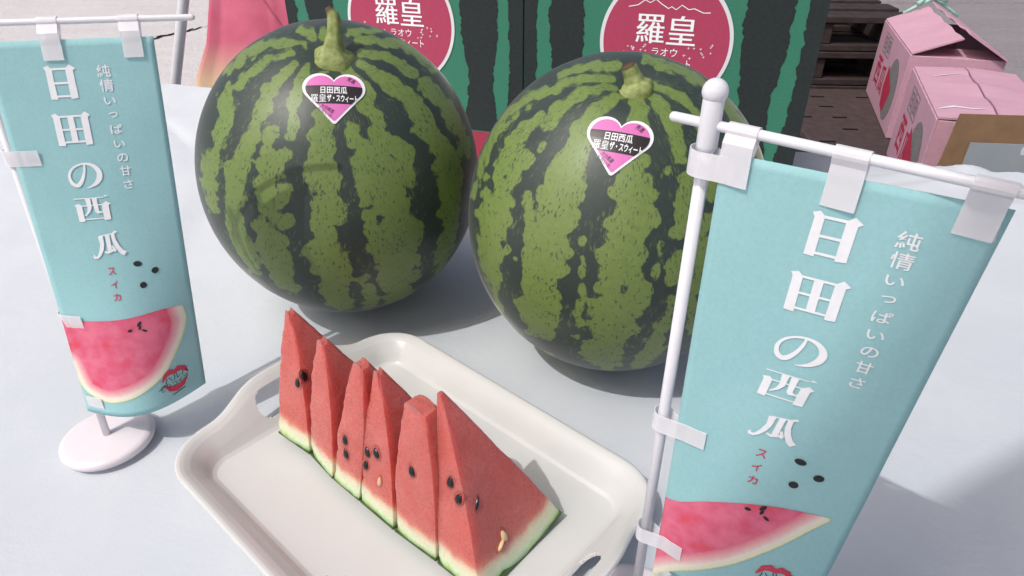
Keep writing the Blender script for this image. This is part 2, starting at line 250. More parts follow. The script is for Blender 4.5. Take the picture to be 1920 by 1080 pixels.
BLOBS_B="-2100,1399,21,25,197 -2180,1392,19,25,206 -2257,1385,19,25,215 -2330,1378,19,25,223 -2399,1370,19,26,231 -2465,1362,19,26,239 -2529,1353,19,26,246 -2590,1344,21,27,253 -2619,1330,20,26,257 -2648,1316,21,26,261 -2676,1302,22,26,264 -2703,1289,22,26,268 -2730,1275,23,26,272 -2757,1262,26,27,275 -2788,1246,23,27,280 -2820,1230,23,27,284 -2851,1214,22,28,288 -2883,1197,24,28,292 -2903,1185,21,29,295 -2923,1173,20,29,297 -2943,1161,19,30,300 -2964,1149,18,30,303 -2986,1137,18,31,306 -1984,1273,11,19,187 -2010,1269,11,19,191 -2036,1265,13,19,194 -2062,1260,14,19,197 -2087,1256,15,19,201 -2112,1252,16,19,204 -2136,1247,17,19,207 -2160,1242,18,19,210 -2183,1238,19,19,213 -2206,1233,20,19,216 -2228,1228,21,19,219 -2251,1223,22,19,222 -2273,1219,25,19,225 -2324,1213,24,19,231 -2376,1207,24,19,238 -2427,1200,25,20,244 -2479,1194,26,20,250 -2530,1186,29,21,257 -2560,1171,27,21,261 -2589,1157,28,21,265 -2619,1142,29,21,269 -2647,1127,32,21,274 -2659,1107,29,21,276 -2670,1088,28,21,279 -2683,1068,29,21,282 -2687,1058,23,21,283 -2692,1048,20,21,284 -2697,1037,17,21,286 -1899,1203,13,17,179 -1926,1200,14,17,182 -1951,1196,15,17,186 -1977,1193,17,16,189 -2002,1189,18,16,193 -2027,1186,20,16,196 -2051,1182,21,16,199 -2075,1178,25,16,203 -2110,1165,24,16,208 -2143,1152,26,16,213 -2175,1139,27,16,218 -2205,1126,31,16,223 -2233,1105,30,16,228 -2259,1085,32,16,233 -2285,1065,36,16,238 -2304,1047,33,15,242 -2322,1028,33,15,246 -2340,1010,36,15,250 -2368,994,34,15,255 -2395,978,35,15,259 -2423,962,40,16,264 -2439,951,31,16,267 -2455,940,28,16,270 -2817,1012,29,24,299 -2844,996,29,24,302 -2873,979,30,25,306 -2902,962,32,26,310 -2933,944,36,28,313 -2947,922,34,29,-313 -2962,901,35,29,-310 -2979,879,39,31,-308 -2988,855,36,31,-306 -2998,831,36,32,-303 -3012,806,39,34,-301 -3017,784,35,34,-300 -3024,762,35,35,-298 -3033,740,37,35,-296 -3023,719,33,35,-296 -3015,698,32,35,-295 -3010,676,35,35,-294 -3020,651,32,35,-292 -3032,625,32,35,-290 -3048,598,35,35,-288 -3039,578,33,35,-288 -3032,559,34,35,-287 -3028,539,38,35,-287 -3011,516,34,35,-286 -2998,492,33,35,-285 -2988,467,35,35,-285 -2969,446,32,35,-284 -2953,424,32,35,-283 -2940,402,35,35,-283 -2937,383,30,35,-282 -2934,363,28,35,-281 -2934,343,25,35,-280 -2935,323,25,35,-279 -2931,309,22,35,-278 -2929,295,21,35,-278 -2927,281,20,35,-277 -2926,266,19,35,-276 -2926,251,18,35,-276 -2926,235,19,35,-275 -2399,900,34,15,268 -2404,878,36,15,272 -2409,856,41,15,275 -2415,835,51,14,278 -2462,841,43,15,282 -2512,847,43,16,286 -2547,818,42,16,292 -2583,790,48,17,298 -2599,755,49,17,303 -2617,720,58,17,308 -2628,687,53,17,312 -2641,654,58,18,-312 -2642,620,56,18,-308 -2645,585,64,18,-305 -2641,553,58,18,-302 -2639,520,61,18,-299 -2635,488,51,18,-296 -2633,456,50,18,-293 -2437,629,40,14,307 -2439,601,40,14,311 -2442,573,48,14,-313 -2459,542,44,14,-308 -2478,510,48,15,-303 -2504,476,50,15,-298 -2532,441,60,16,-294 -2542,415,52,16,-291 -2553,389,53,17,-288 -2527,374,54,16,-287 -2502,360,64,16,-285 -2566,330,62,17,-282 -2637,297,72,20,-279 -2652,263,62,21,-277 -2669,228,63,22,-274 -2699,322,48,22,-281 -2323,445,20,13,-298 -2301,390,43,13,-289 -1721,1145,16,15,155 -1749,1136,18,15,159 -1776,1128,22,15,163 -1802,1120,25,15,167 -1827,1112,29,14,171 -1851,1104,35,14,174 -1887,1078,36,14,181 -1921,1054,42,14,187 -1958,1024,39,13,194 -1992,994,44,13,201 -2009,967,43,13,206 -2024,940,49,13,211 -2044,908,48,12,218 -2063,877,55,12,225 -2061,849,65,12,228 -2060,821,87,12,232 -2072,766,87,11,243 -2069,705,92,11,254 -2102,641,100,11,274 -2137,585,88,11,292 -2151,532,68,11,307 -2156,482,88,11,-309 -2105,425,104,11,-295 -2024,652,65,11,258 -2039,612,80,11,272 -2053,573,109,11,286 -2046,533,95,11,298 -2040,494,98,11,311 -2030,459,83,11,-305 -2022,424,82,11,-293 -1617,1146,28,15,140 -1607,1122,34,15,138 -1597,1099,42,14,136 -1588,1076,55,14,134 -1584,1043,53,13,132 -1580,1012,60,13,130 -1599,981,52,13,132 -1616,952,54,12,134 -1588,937,45,12,128 -1561,923,43,12,122 -1576,697,48,11,99 -1608,673,56,10,104 -1639,648,74,10,111 -1669,624,64,10,119 -1697,599,64,10,130 -1720,578,48,10,144 -1742,557,41,10,163 -1607,585,96,10,76 -1581,562,78,10,56 -1557,538,74,10,37 -1610,534,68,10,50 -1662,529,75,10,73 -1637,499,89,10,32 -1612,468,119,10,-1 -1653,455,84,10,-16 -1693,442,64,10,-55 -1387,1169,13,16,110 -1378,1156,15,16,108 -1369,1143,18,16,106 -1360,1131,21,16,104 -1351,1118,24,15,102 -1342,1106,27,15,100 -1334,1094,33,15,98 -1330,1071,32,15,96 -1326,1049,34,14,94 -1322,1027,38,14,91 -1315,995,38,14,87 -1308,964,44,13,83 -1295,929,45,13,78 -1282,895,54,13,72 -1283,863,50,13,68 -1283,831,54,12,63 -1282,800,47,12,58 -1281,770,48,12,53 -1291,741,39,12,50 -1300,712,35,12,45 -1391,668,13,11,50 -1393,660,13,11,48 -1394,652,14,11,46 -1395,644,17,11,45 -1282,596,54,12,19 -1293,565,52,11,13 -1303,535,59,11,7 -1302,507,57,11,0 -1300,479,64,11,-6 -1242,1232,16,19,95 -1226,1220,15,19,92 -1210,1209,16,18,90 -1195,1197,17,18,87 -1180,1186,18,18,85 -1165,1175,18,18,82 -1151,1164,19,18,80 -1137,1153,20,18,77 -1124,1143,22,18,75 -1104,1128,22,17,71 -1084,1114,23,17,68 -1065,1100,24,17,65 -1047,1086,25,17,61 -1028,1073,28,17,58 -1024,1049,26,17,55 -1018,1025,26,17,53 -1012,1003,28,17,50 -1008,981,25,16,47 -1004,959,25,16,44 -998,937,25,16,42 -992,916,28,16,39 -993,894,26,16,37 -993,873,27,16,34 -992,852,28,15,32 -990,830,29,15,29 -988,810,33,15,26 -1006,783,30,15,25 -1023,756,30,14,23 -1038,729,30,14,21 -1050,703,30,14,18 -1062,677,30,14,15 -1071,651,30,14,12 -1080,625,30,13,9 -1088,600,30,13,6 -1094,574,33,13,2 -1101,555,31,13,0 -1107,535,32,13,-3 -1112,516,34,13,-6 -1117,496,38,13,-9 -733,1353,17,29,46 -674,1343,17,30,39 -617,1333,18,31,33 -561,1323,18,32,27 -506,1312,19,33,21 -450,1301,20,35,15 -395,1289,21,35,9 -338,1276,24,35,2 -347,1259,23,35,2 -352,1242,23,35,2 -353,1225,24,35,1 -350,1208,25,35,0 -345,1191,26,35,-1 -337,1174,29,35,-3 -376,1151,27,35,-1 -405,1127,27,35,1 -425,1103,27,34,1 -438,1079,29,33,1 -435,1057,27,33,-1 -430,1034,27,34,-3 -421,1012,27,35,-5 -409,989,27,35,-7 -395,967,27,35,-9 -377,943,29,35,-12 -346,920,27,35,-15 -310,896,27,35,-19 -265,870,27,35,-23 -206,839,30,35,-28 -411,1468,21,35,20 -401,1455,19,35,18 -386,1441,18,35,16 -370,1428,18,35,13 -351,1415,17,35,11 -330,1402,16,35,8 -308,1389,16,35,5 -285,1375,17,35,2 -2354,683,16,13,293 -2351,691,14,13,292 -2348,699,13,13,290 -2345,707,12,13,289 -2342,715,11,13,287 -2339,723,11,13,286 -2757,416,18,23,-287 -2708,205,52,24,-273 -2636,228,72,21,-274 -2574,246,105,18,-275 -2586,166,96,20,-268 -2596,124,79,21,-266 -2610,79,76,22,-263 -2612,38,72,23,-260 -2618,-5,81,25,-258 -2600,-38,77,25,-255 -2586,-74,87,25,-253 -2566,-97,70,25,-251 -2548,-121,65,25,-248 -2533,-136,46,25,-247 -2519,-152,35,25,-245 -2458,249,58,16,-273 -2460,221,47,16,-270 -2463,193,41,16,-267 -2467,164,38,17,-265 -2500,46,54,19,-257 -2570,-248,32,33,-244 -2577,-277,29,35,-243 -2587,-307,30,35,-242 -2600,-341,32,35,-242 -2599,-364,28,35,-241 -2600,-389,27,35,-240 -2605,-417,26,35,-240 -2614,-449,26,35,-239 -2274,347,45,12,-282 -2399,94,21,16,-256 -2331,80,14,15,-250 -2130,397,90,11,-288 -2077,399,79,11,-287 -2027,400,82,11,-285 -2017,353,79,11,-269 -2036,325,68,11,-263 -2055,296,68,11,-258 -2096,300,68,11,-264 -2139,304,80,11,-268 -2170,275,78,12,-265 -2202,246,90,12,-262 -2180,213,100,12,-255 -2159,179,127,12,-248 -2193,106,92,13,-242 -2130,115,90,12,-236 -2070,121,104,12,-230 -2125,51,94,13,-229 -2171,24,74,14,-231 -2220,-7,68,14,-233 -2181,-29,91,14,-227 -2143,-52,130,14,-221 -2102,-59,85,14,-216 -2061,-68,55,14,-210 -2102,-94,66,14,-213 -2145,-123,82,15,-217 -2192,-155,107,16,-219 -2243,-272,100,20,-218 -2179,-282,90,19,-211 -2117,-297,97,18,-204 -2166,-345,78,21,-207 -2224,-403,72,25,-211 -2156,-385,61,22,-205 -2094,-372,61,20,-199 -2066,244,89,11,-249 -2043,219,73,11,-241 -2020,194,69,11,-233 -2073,-169,71,15,-205 -2314,-205,27,20,-228 -2306,-222,25,20,-226 -2299,-239,25,20,-225 -2291,-256,27,21,-223 -2266,-787,38,35,-206 -1666,444,88,10,-34 -1611,442,80,10,-23 -1555,438,87,10,-20 -1529,418,64,10,-28 -1503,398,51,10,-35 -1688,381,99,10,-109 -1642,367,85,10,-86 -1597,352,86,10,-74 -1637,341,72,10,-94 -1678,329,66,10,-119 -1718,316,65,10,-146 -1679,310,61,10,-124 -1641,303,63,10,-107 -1602,296,71,10,-94 -1617,264,90,10,-107 -1632,231,125,11,-118 -1683,225,102,10,-137 -1735,217,98,10,-156 -1712,151,90,11,-150 -1664,150,82,11,-136 -1617,147,90,11,-123 -1665,115,83,11,-138 -1714,81,91,11,-152 -1738,61,65,11,-158 -1763,40,50,12,-163 -1570,215,52,11,-102 -1636,76,50,11,-133 -1606,65,45,11,-127 -1576,53,44,12,-122 -1546,41,47,12,-117 -1552,13,55,12,-120 -1557,-16,74,12,-123 -1606,-56,90,13,-133 -1650,-58,87,12,-141 -1693,-61,99,12,-149 -1760,-109,93,13,-161 -1710,-120,87,13,-153 -1660,-132,97,13,-145 -1706,-170,87,14,-152 -1754,-211,93,14,-160 -1716,-218,74,15,-154 -1679,-227,67,15,-149 -1717,-276,64,16,-154 -1757,-330,71,17,-160 -1721,-347,77,17,-155 -1685,-366,95,18,-151 -1694,-511,98,23,-152 -1750,-490,86,22,-159 -1805,-473,88,22,-165 -1782,-529,76,24,-162 -1758,-595,78,29,-159 -1720,-644,59,34,-155 -1678,-707,51,35,-151 -1576,-87,56,13,-129 -1591,-261,47,16,-137 -1574,-248,35,15,-134 -1557,-235,29,15,-132 -1604,-598,35,30,-143 -1326,419,43,11,-20 -1334,394,41,11,-27 -1341,368,43,11,-33 -1348,342,49,11,-39 -1363,197,44,12,-69 -1361,167,50,12,-73 -1358,136,66,12,-77 -1370,107,53,12,-82 -1380,76,50,12,-87 -1372,-48,51,14,-97 -1372,-89,45,14,-100 -1370,-132,44,15,-103 -1367,-178,46,16,-105 -1377,-208,43,16,-108 -1386,-240,44,17,-111 -1395,-273,49,17,-113 -1394,-319,55,19,-115 -1391,-370,65,20,-116 -1386,-425,82,22,-117 -1403,-478,66,25,-121 -1419,-538,62,28,-124 -1430,-598,53,33,-126 -1436,-674,54,35,-128 -1158,399,33,13,-24 -1167,376,32,13,-27 -1175,353,34,13,-31 -1183,330,36,13,-35 -1191,307,38,13,-39 -1198,283,44,13,-43 -1201,256,44,13,-47 -1204,229,47,13,-51 -1206,201,55,13,-55 -1219,160,53,13,-61 -1231,118,61,13,-66 -1227,88,53,14,-69 -1223,57,50,14,-72 -1218,25,51,14,-75 -1227,-12,44,15,-79 -1235,-50,45,15,-83 -1228,-83,41,16,-85 -1220,-116,40,17,-86 -1210,-151,39,17,-88 -1199,-189,41,18,-89 -1192,-223,36,19,-90 -1183,-259,34,21,-91 -1173,-297,36,22,-92 -1918,271,15,11,-227 -1915,261,14,11,-224 -1913,251,14,11,-221 -1910,241,14,11,-219 -1907,231,13,11,-216 -1904,221,13,11,-214 -1902,211,13,11,-211 -1899,200,13,11,-209 -1896,190,13,11,-207 -1894,180,13,11,-205 -1891,170,13,11,-203 -1889,159,12,11,-201 -1886,149,13,11,-199 -1885,138,13,11,-197 -1884,126,13,11,-196 -1883,115,13,11,-195 -1882,103,14,11,-193 -1881,92,14,11,-192 -1880,80,14,11,-191 -1879,68,15,11,-190 -1878,57,15,12,-189 -1877,45,15,12,-188 -1877,32,16,12,-187 -1876,20,16,12,-186 -1875,8,16,12,-185 -1874,-5,18,12,-185 -1876,-19,16,12,-184 -1878,-33,16,12,-184 -1880,-47,16,12,-184 -1882,-62,16,13,-183 -1884,-76,16,13,-183 -1886,-92,16,13,-183 -1889,-107,15,13,-183 -1891,-122,15,13,-182 -1893,-138,15,14,-182 -1896,-155,16,14,-182 -1895,-171,15,14,-181 -1895,-188,15,14,-181 -1895,-205,16,15,-180 -1895,-222,16,15,-180 -1895,-240,16,15,-179 -1895,-259,17,16,-179 -1895,-278,17,16,-178 -1896,-297,17,16,-178 -1896,-318,19,17,-178 -1465,229,24,11,-77 -1467,216,21,11,-80 -1468,202,21,11,-82 -1469,189,20,11,-85 -1471,175,19,11,-87 -1472,161,18,11,-90 -1473,147,18,11,-92 -1474,133,17,11,-94 -1475,119,18,12,-96 -1475,132,16,11,-94 -1474,145,16,11,-92 -1474,158,16,11,-91 -1474,171,15,11,-89 -1474,184,15,11,-87 -1473,196,15,11,-84 -1473,209,15,11,-82 -1472,221,15,11,-80 -1472,233,15,11,-77 -1471,246,15,11,-75 -1471,258,14,11,-72 -1470,270,14,11,-69 -1469,282,14,11,-66 -1468,294,15,11,-63"

# ------------------------------------------------------------------ materials
def juice_mat():
    m = Mat('juice', .04, .7); m.color(rgb(.80, .66, .52)); m.p.inputs['Alpha'].default_value = .40
    return m.m
M_juice = juice_mat()
def cloth_mat():
    m = Mat('white_cloth', .85, .2)
    f = m.noise(9, 3)
    m.color(m.ramp(f, [(.3, rgb(.575, .615, .660)), (.7, rgb(.620, .655, .695))]))
    a = m.noise(900, 2); b = m.noise(14, 4, .6, dist=.6)
    m.bump(m.math('ADD', m.math('MULTIPLY', a, .12), b), .35, .004)
    return m.m
M_cloth = cloth_mat()
M_tray = simple('tray_melamine', rgb(.640, .645, .630), .2, .5, .015, 20)
M_pole = simple('white_plastic', rgb(.78, .78, .82), .32, .5, .02, 60)
M_base = simple('base_plastic', rgb(.80, .74, .77), .35, .5, .02, 60)
def tab_mat():
    m = Mat('translucent_film', .6, .3)
    m.color(rgb(.95, .94, .97)); m.p.inputs['Alpha'].default_value = .58
    return m.m
M_tab = tab_mat()
def thin(m, w):
    """thin cloth: part of the light passes through"""
    tr = m.n('BsdfTranslucent'); mx = m.n('MixShader'); mx.inputs[0].default_value = w
    src = m.p.inputs['Base Color']
    if src.is_linked: m.l(src.links[0].from_socket, tr.inputs['Color'])
    else: tr.inputs['Color'].default_value = src.default_value
    out = m.t.nodes['Material Output']
    m.l(m.p.outputs[0], mx.inputs[1]); m.l(tr.outputs[0], mx.inputs[2]); m.l(mx.outputs[0], out.inputs['Surface'])
def banner_mat():
    m = Mat('teal_fabric', .8, .2)
    a = m.noise(520, 3, .7); b = m.noise(30, 3)
    m.color(m.mix(.55, m.ramp(a, [(.3, rgb(.35, .63, .65)), (.72, rgb(.44, .75, .77))]), m.ramp(b, [(.3, rgb(.37, .66, .68)), (.7, rgb(.42, .72, .74))])))
    m.bump(m.noise(700, 2), .25, .0004)
    thin(m, .15)
    return m.m
M_teal = banner_mat()
M_wprint = simple('white_print', rgb(.90, .91, .93), .7, .2, .03, 300)
M_redprint = simple('red_print', rgb(.62, .07, .12), .7, .2, .1, 300)
M_blackprint = simple('dark_print', rgb(.03, .03, .035), .6, .3, .2, 300)
def slice_print():
    m = Mat('slice_print', .75, .2)
    at = m.n('Attribute', attribute_name='rim'); d = at.outputs['Fac']
    n = m.noise(90, 3); n2 = m.noise(300, 3)
    red = m.ramp(n, [(.35, rgb(.78, .19, .28)), (.55, rgb(.72, .135, .23)), (.70, rgb(.74, .09, .13))])
    dd = m.math('ADD', d, m.math('MULTIPLY', m.math('SUBTRACT', n2, .5), .002))
    t = m.math('DIVIDE', dd, .0125, clamp=True)
    rim = m.ramp(t, [(0, rgb(.60, .66, .34)), (.09, rgb(.80, .80, .56)), (.30, rgb(.86, .80, .70)), (.55, rgb(.84, .48, .48)), (.95, rgb(.75, .16, .25))])
    m.color(m.mix(m.math('GREATER_THAN', t, .93), rim, red))
    return m.m
M_slprint = slice_print()
def rind_mat():
    m = Mat('watermelon_rind', .36, .6)
    uv = m.uv(); ob = m.obj()
    at = m.n('Attribute', attribute_name='stripe'); d = at.outputs['Fac']
    mp = m.n('Mapping'); m.l(uv, mp.inputs['Vector'])
    vor = m.n('TexVoronoi', feature='SMOOTH_F1'); vor.inputs['Scale'].default_value = 95; vor.inputs['Smoothness'].default_value = .25
    m.l(ob, vor.inputs['Vector'])
    n1 = m.noise(160, 4, .65, ob)
    sx = m.n('SeparateXYZ'); m.l(uv, sx.inputs[0])
    near = m.math('ADD', .28, m.math('MULTIPLY', sx.outputs['Y'], 6.5), clamp=True)      # the bands run finer towards the stem
    e = m.math('MULTIPLY', m.math('SUBTRACT', .45, vor.outputs['Distance']), .0075)
    e = m.math('ADD', e, m.math('MULTIPLY', m.math('SUBTRACT', n1, .44), .0060))
    n0 = m.noise(430, 3, .6, ob); e = m.math('ADD', e, m.math('MULTIPLY', m.math('SUBTRACT', n0, .5), .0020))
    e = m.math('ADD', m.math('ADD', d, .0008), m.math('MULTIPLY', e, near))
    fac = m.math('ADD', m.math('MULTIPLY', e, 900), .5, clamp=True)
    # flecks of light green inside the dark bands, streaked along the meridians
    mp2 = m.n('Mapping'); mp2.inputs['Scale'].default_value = (1.0, .42, 1); m.l(uv, mp2.inputs['Vector'])
    fl = m.noise(330, 3, .6, mp2.outputs[0]); flk = m.noise(28, 2, .5, ob)
    fleck = m.math('MULTIPLY', m.math('SUBTRACT', fl, .54), 9, clamp=True)
    fleck = m.math('MULTIPLY', fleck, m.math('MULTIPLY', m.math('SUBTRACT', flk, .44), 7, clamp=True))
    nearl = m.math('ADD', 1, m.math('MULTIPLY', e, 70), clamp=True)
    fleck = m.math('MULTIPLY', fleck, nearl)
    fac = m.math('MAXIMUM', fac, m.math('MULTIPLY', fleck, .75))
    # dark veins and nicks inside the light bands
    mp3 = m.n('Mapping'); mp3.inputs['Scale'].default_value = (1.0, .55, 1); m.l(uv, mp3.inputs['Vector'])
    ve = m.noise(420, 3, .62, mp3.outputs[0], dist=.5); ve2 = m.noise(60, 2, .5, ob)
    ve = m.math('ADD', ve, m.math('MULTIPLY', m.math('SUBTRACT', 1, m.math('DIVIDE', e, .006), clamp=True), .030))
    vein = m.math('MULTIPLY', m.math('SUBTRACT', ve, m.math('SUBTRACT', .690, m.math('MULTIPLY', ve2, .22))), 11, clamp=True)
    fac = m.math('MULTIPLY', fac, m.math('SUBTRACT', 1, m.math('MULTIPLY', vein, .85)))
    g = m.noise(260, 4, .7, ob); g2 = m.noise(11, 3, .5, ob)
    lite = m.mix(.5, m.ramp(g, [(.3, rgb(.112, .178, .034)), (.72, rgb(.200, .275, .074))]), m.ramp(g2, [(.3, rgb(.122, .205, .036)), (.7, rgb(.180, .245, .068))]))
    dark = m.mix(.5, m.ramp(g, [(.3, rgb(.020, .034, .028)), (.7, rgb(.036, .053, .043))]), m.ramp(g2, [(.3, rgb(.020, .033, .028)), (.7, rgb(.033, .050, .040))]))
    m.color(m.mix(fac, dark, lite))
    rr = m.math('ADD', .40, m.math('MULTIPLY', g, .16)); m.l(rr, m.p.inputs['Roughness'])
    m.p.inputs['Sheen Weight'].default_value = .30; m.p.inputs['Sheen Roughness'].default_value = .28; m.p.inputs['Sheen Tint'].default_value = (1, 1, .93, 1)
    m.bump(m.math('ADD', m.noise(45, 3, .5, ob), m.math('MULTIPLY', fac, .12)), .12, .002)
    return m.m
M_rind = rind_mat()
def stem_mat():
    m = Mat('stem', .6, .3)
    at = m.n('Attribute', attribute_name='tip'); n = m.noise(220, 4, .6)
    g = m.ramp(n, [(.3, rgb(.17, .22, .06)), (.7, rgb(.36, .40, .16))])
    m.color(m.mix(m.ramp(at.outputs['Fac'], [(.86, rgb(0, 0, 0)), (.95, rgb(1, 1, 1))]), g, rgb(.10, .065, .035)))
    m.bump(n, .5, .001); return m.m
M_stem = stem_mat()
M_sticker = simple('sticker_white', rgb(.82, .82, .84), .4, .4, .01, 60)
M_stickpink = simple('sticker_pink', rgb(.66, .17, .46), .4, .4, .02, 60)
M_stickblack = simple('sticker_black', rgb(.025, .02, .022), .3, .5, .05, 60)
def flesh_mat():
    m = Mat('watermelon_flesh', .42, .45)
    at = m.n('Attribute', attribute_name='rd'); d = at.outputs['Fac']
    n = m.noise(70, 4, .6); n2 = m.noise(300, 4, .62, dist=.8); n3 = m.noise(30, 4, .6)
    dd = m.math('ADD', d, m.math('MULTIPLY', m.math('SUBTRACT', n, .5), .008))
    t = m.math('DIVIDE', dd, .03, clamp=True)
    rind = m.ramp(t, [(0, rgb(.30, .42, .10)), (.07, rgb(.58, .64, .30)), (.18, rgb(.74, .74, .50)), (.36, rgb(.76, .66, .48)), (.52, rgb(.66, .27, .19)), (.75, rgb(.58, .105, .075))])
    red = m.mix(.5, m.ramp(n2, [(.2, rgb(.53, .110, .090)), (.8, rgb(.60, .155, .135))]), m.ramp(n3, [(.3, rgb(.49, .080, .062)), (.7, rgb(.63, .185, .165))]))
    m.color(m.mix(m.math('MULTIPLY', m.math('SUBTRACT', t, .45), 4, clamp=True), rind, red))
    m.p.inputs['Coat Weight'].default_value = .35; m.p.inputs['Coat Roughness'].default_value = .16
    m.p.inputs['Subsurface Weight'].default_value = .7; m.p.inputs['Subsurface Radius'].default_value = (.016, .005, .004); m.p.inputs['Subsurface Scale'].default_value = 1.6
    m.l(m.ramp(m.noise(500, 2), [(.35, rgb(.20, .20, .20)), (.65, rgb(.48, .48, .48))]), m.p.inputs['Roughness'])
    m.bump(m.math('ADD', n2, m.math('MULTIPLY', m.noise(90, 3), 2.4)), .32, .0016)
    m.l(m.p.inputs['Normal'].links[0].from_socket, m.p.inputs['Coat Normal'])
    return m.m
M_flesh = flesh_mat()
M_socket = simple('seed_socket', rgb(.44, .075, .06), .3, .5, .2, 300)
M_skin = simple('slice_skin', rgb(.05, .10, .025), .4, .4, .35, 120)
M_seed = simple('black_seed', rgb(.008, .007, .008), .25, .6, .3, 200)
M_pseed = simple('pale_seed', rgb(.70, .52, .28), .35, .5, .1, 200)
M_boxgreen = simple('printed_green', rgb(.040, .195, .125), .62, .3, .06, 300, .1, .0003)
M_boxdark = simple('printed_dark', rgb(.020, .027, .028), .62, .3, .15, 200)
M_boxred = simple('printed_red', rgb(.33, .035, .07), .62, .3, .05, 200)
M_label = simple('label_crimson', rgb(.42, .055, .115), .55, .3, .04, 200)
M_labelw = simple('label_white', rgb(.72, .72, .75), .55, .3, .02, 200)
M_kraft = simple('kraft_board', rgb(.25, .155, .09), .8, .2, .12, 25, .2, .0006)
def pink_mat():
    m = Mat('pink_carton', .6, .3)
    mp = m.n('Mapping'); mp.inputs['Scale'].default_value = (3, 60, 60); m.l(m.obj(), mp.inputs['Vector'])
    a = m.noise(6, 4, .6); b = m.noise(3, 3, .5, mp.outputs[0])
    m.color(m.mix(.4, m.ramp(a, [(.3, rgb(.50, .28, .355)), (.7, rgb(.59, .36, .44))]), m.ramp(b, [(.3, rgb(.49, .27, .345)), (.7, rgb(.58, .35, .43))])))
    m.bump(b, .15, .001); return m.m
M_pink = pink_mat()
M_pinkred = simple('carton_red_print', rgb(.42, .03, .07), .65, .2, .08, 60)
M_greyprint = simple('carton_grey_print', rgb(.20, .19, .19), .65, .2, .35, 160)
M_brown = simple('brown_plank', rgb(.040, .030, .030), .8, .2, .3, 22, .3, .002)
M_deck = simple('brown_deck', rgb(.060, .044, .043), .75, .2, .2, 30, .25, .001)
M_hole = simple('dark_gap', rgb(.012, .01, .012), .9, .1, .2, 50)
M_greyboard = simple('grey_board', rgb(.30, .34, .37), .6, .3, .05, 12)
M_cord = simple('mint_cord', rgb(.35, .62, .52), .6, .3, .1, 90)
M_post = simple('grey_white_pole', rgb(.62, .62, .65), .35, .5, .05, 20)
def nobori_mat():
    m = Mat('red_banner_cloth', .7, .2)
    sep = m.n('SeparateXYZ'); m.l(m.obj(), sep.inputs[0])
    n = m.noise(11, 4, .6)
    z = m.math('ADD', sep.outputs['Z'], m.math('MULTIPLY', m.math('SUBTRACT', n, .5), .05))
    t = m.math('MULTIPLY', m.math('ADD', z, .12), 5, clamp=True)
    red = m.ramp(n, [(.35, rgb(.66, .15, .24)), (.65, rgb(.73, .20, .30))])
    m.color(m.mix(m.ramp(t, [(.12, rgb(0, 0, 0)), (.62, rgb(1, 1, 1))]), rgb(.80, .62, .42), red))
    thin(m, .3)
    return m.m
M_nobori = nobori_mat()
def ground_mat(name, c0, c1, c2, sc=1.0):
    m = Mat(name, .85, .2)
    mp = m.n('Mapping'); mp.inputs['Scale'].default_value = (.6, 2.6, 1); mp.inputs['Rotation'].default_value = (0, 0, -.2); m.l(m.obj(), mp.inputs['Vector'])
    a = m.noise(1.6 * sc, 6, .65, mp.outputs[0], .4); b = m.noise(55, 3, .7); d = m.noise(7, 5, .7)
    col = m.mix(.45, m.ramp(a, [(.3, c0), (.68, c1)]), m.ramp(b, [(.28, c2), (.5, c0), (.75, c1)]))
    col = m.mix(m.math('MULTIPLY', m.math('SUBTRACT', d, .58), 3, clamp=True), col, c2)
    m.color(col)
    m.bump(m.math('ADD', b, m.math('MULTIPLY', d, 2)), .6, .012)
    return m.m
M_ground = ground_mat('pale_concrete', rgb(.53, .505, .505), rgb(.64, .615, .615), rgb(.37, .345, .35))
M_shaded_paving = ground_mat('shaded_concrete', rgb(.22, .20, .21), rgb(.29, .27, .28), rgb(.14, .125, .13), 1.4)  # darker copy of the ground concrete, right-hand shade put into its colour
M_steel = simple('table_steel', rgb(.35, .35, .36), .4, .5, .05, 20)
M_shade_sheet = simple('shade_sheet_cloth', rgb(.6, .6, .6), .8, .2, .05, 5)

# ------------------------------------------------------------------ ground
GZ = -.70
tag(mesh('ground', [(-90, -60, GZ), (90, -60, GZ), (90, 150, GZ), (-90, 150, GZ)], [(0, 1, 2, 3)], M_ground), kind='structure')
pv = bmesh.new(); bm_box(pv, (3.7, 4.05, GZ + .004), (6.2, 5.3, .016), None, .004)  # separate slab carries the shade of the right background in its colour
pav = from_bm('shaded_paving', pv, M_shaded_paving); tag(pav, kind='structure')
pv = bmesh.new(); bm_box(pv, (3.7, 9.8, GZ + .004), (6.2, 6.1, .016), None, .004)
pav2 = from_bm('shaded_paving', pv, M_shaded_paving); tag(pav2, kind='structure')
def crack(pts, w, parent):
    V, F = [], []
    for i in range(len(pts) - 1):
        (x0, y0), (x1, y1) = pts[i], pts[i + 1]
        n = 9
        for k in range(n):
            t = k / n; x = x0 + (x1 - x0) * t; y = y0 + (y1 - y0) * t
            if random.random() < .35: continue
            a = w * random.uniform(.3, 1.3); L = .09
            b = len(V); ang = math.atan2(y1 - y0, x1 - x0) + random.uniform(-.5, .5)
            for q in range(6):
                ph = q * math.pi / 3; r1 = L * random.uniform(.5, 1.1); r2 = a * random.uniform(.6, 1.2)
                px, py = r1 * math.cos(ph), r2 * math.sin(ph)
                V.append((x + px * math.cos(ang) - py * math.sin(ang), y + px * math.sin(ang) + py * math.cos(ang), GZ + .003 + .004 * random.random()))
            F.append(tuple(range(b, b + 6)))
    return mesh('crack', V, F, M_hole, parent)
gr = bpy.data.objects['ground']
crack([(-2.76, 4.75), (-2.70, 5.05), (-2.62, 5.35), (-2.30, 5.9), (-1.80, 6.7), (-1.2, 7.6)], .022, gr)

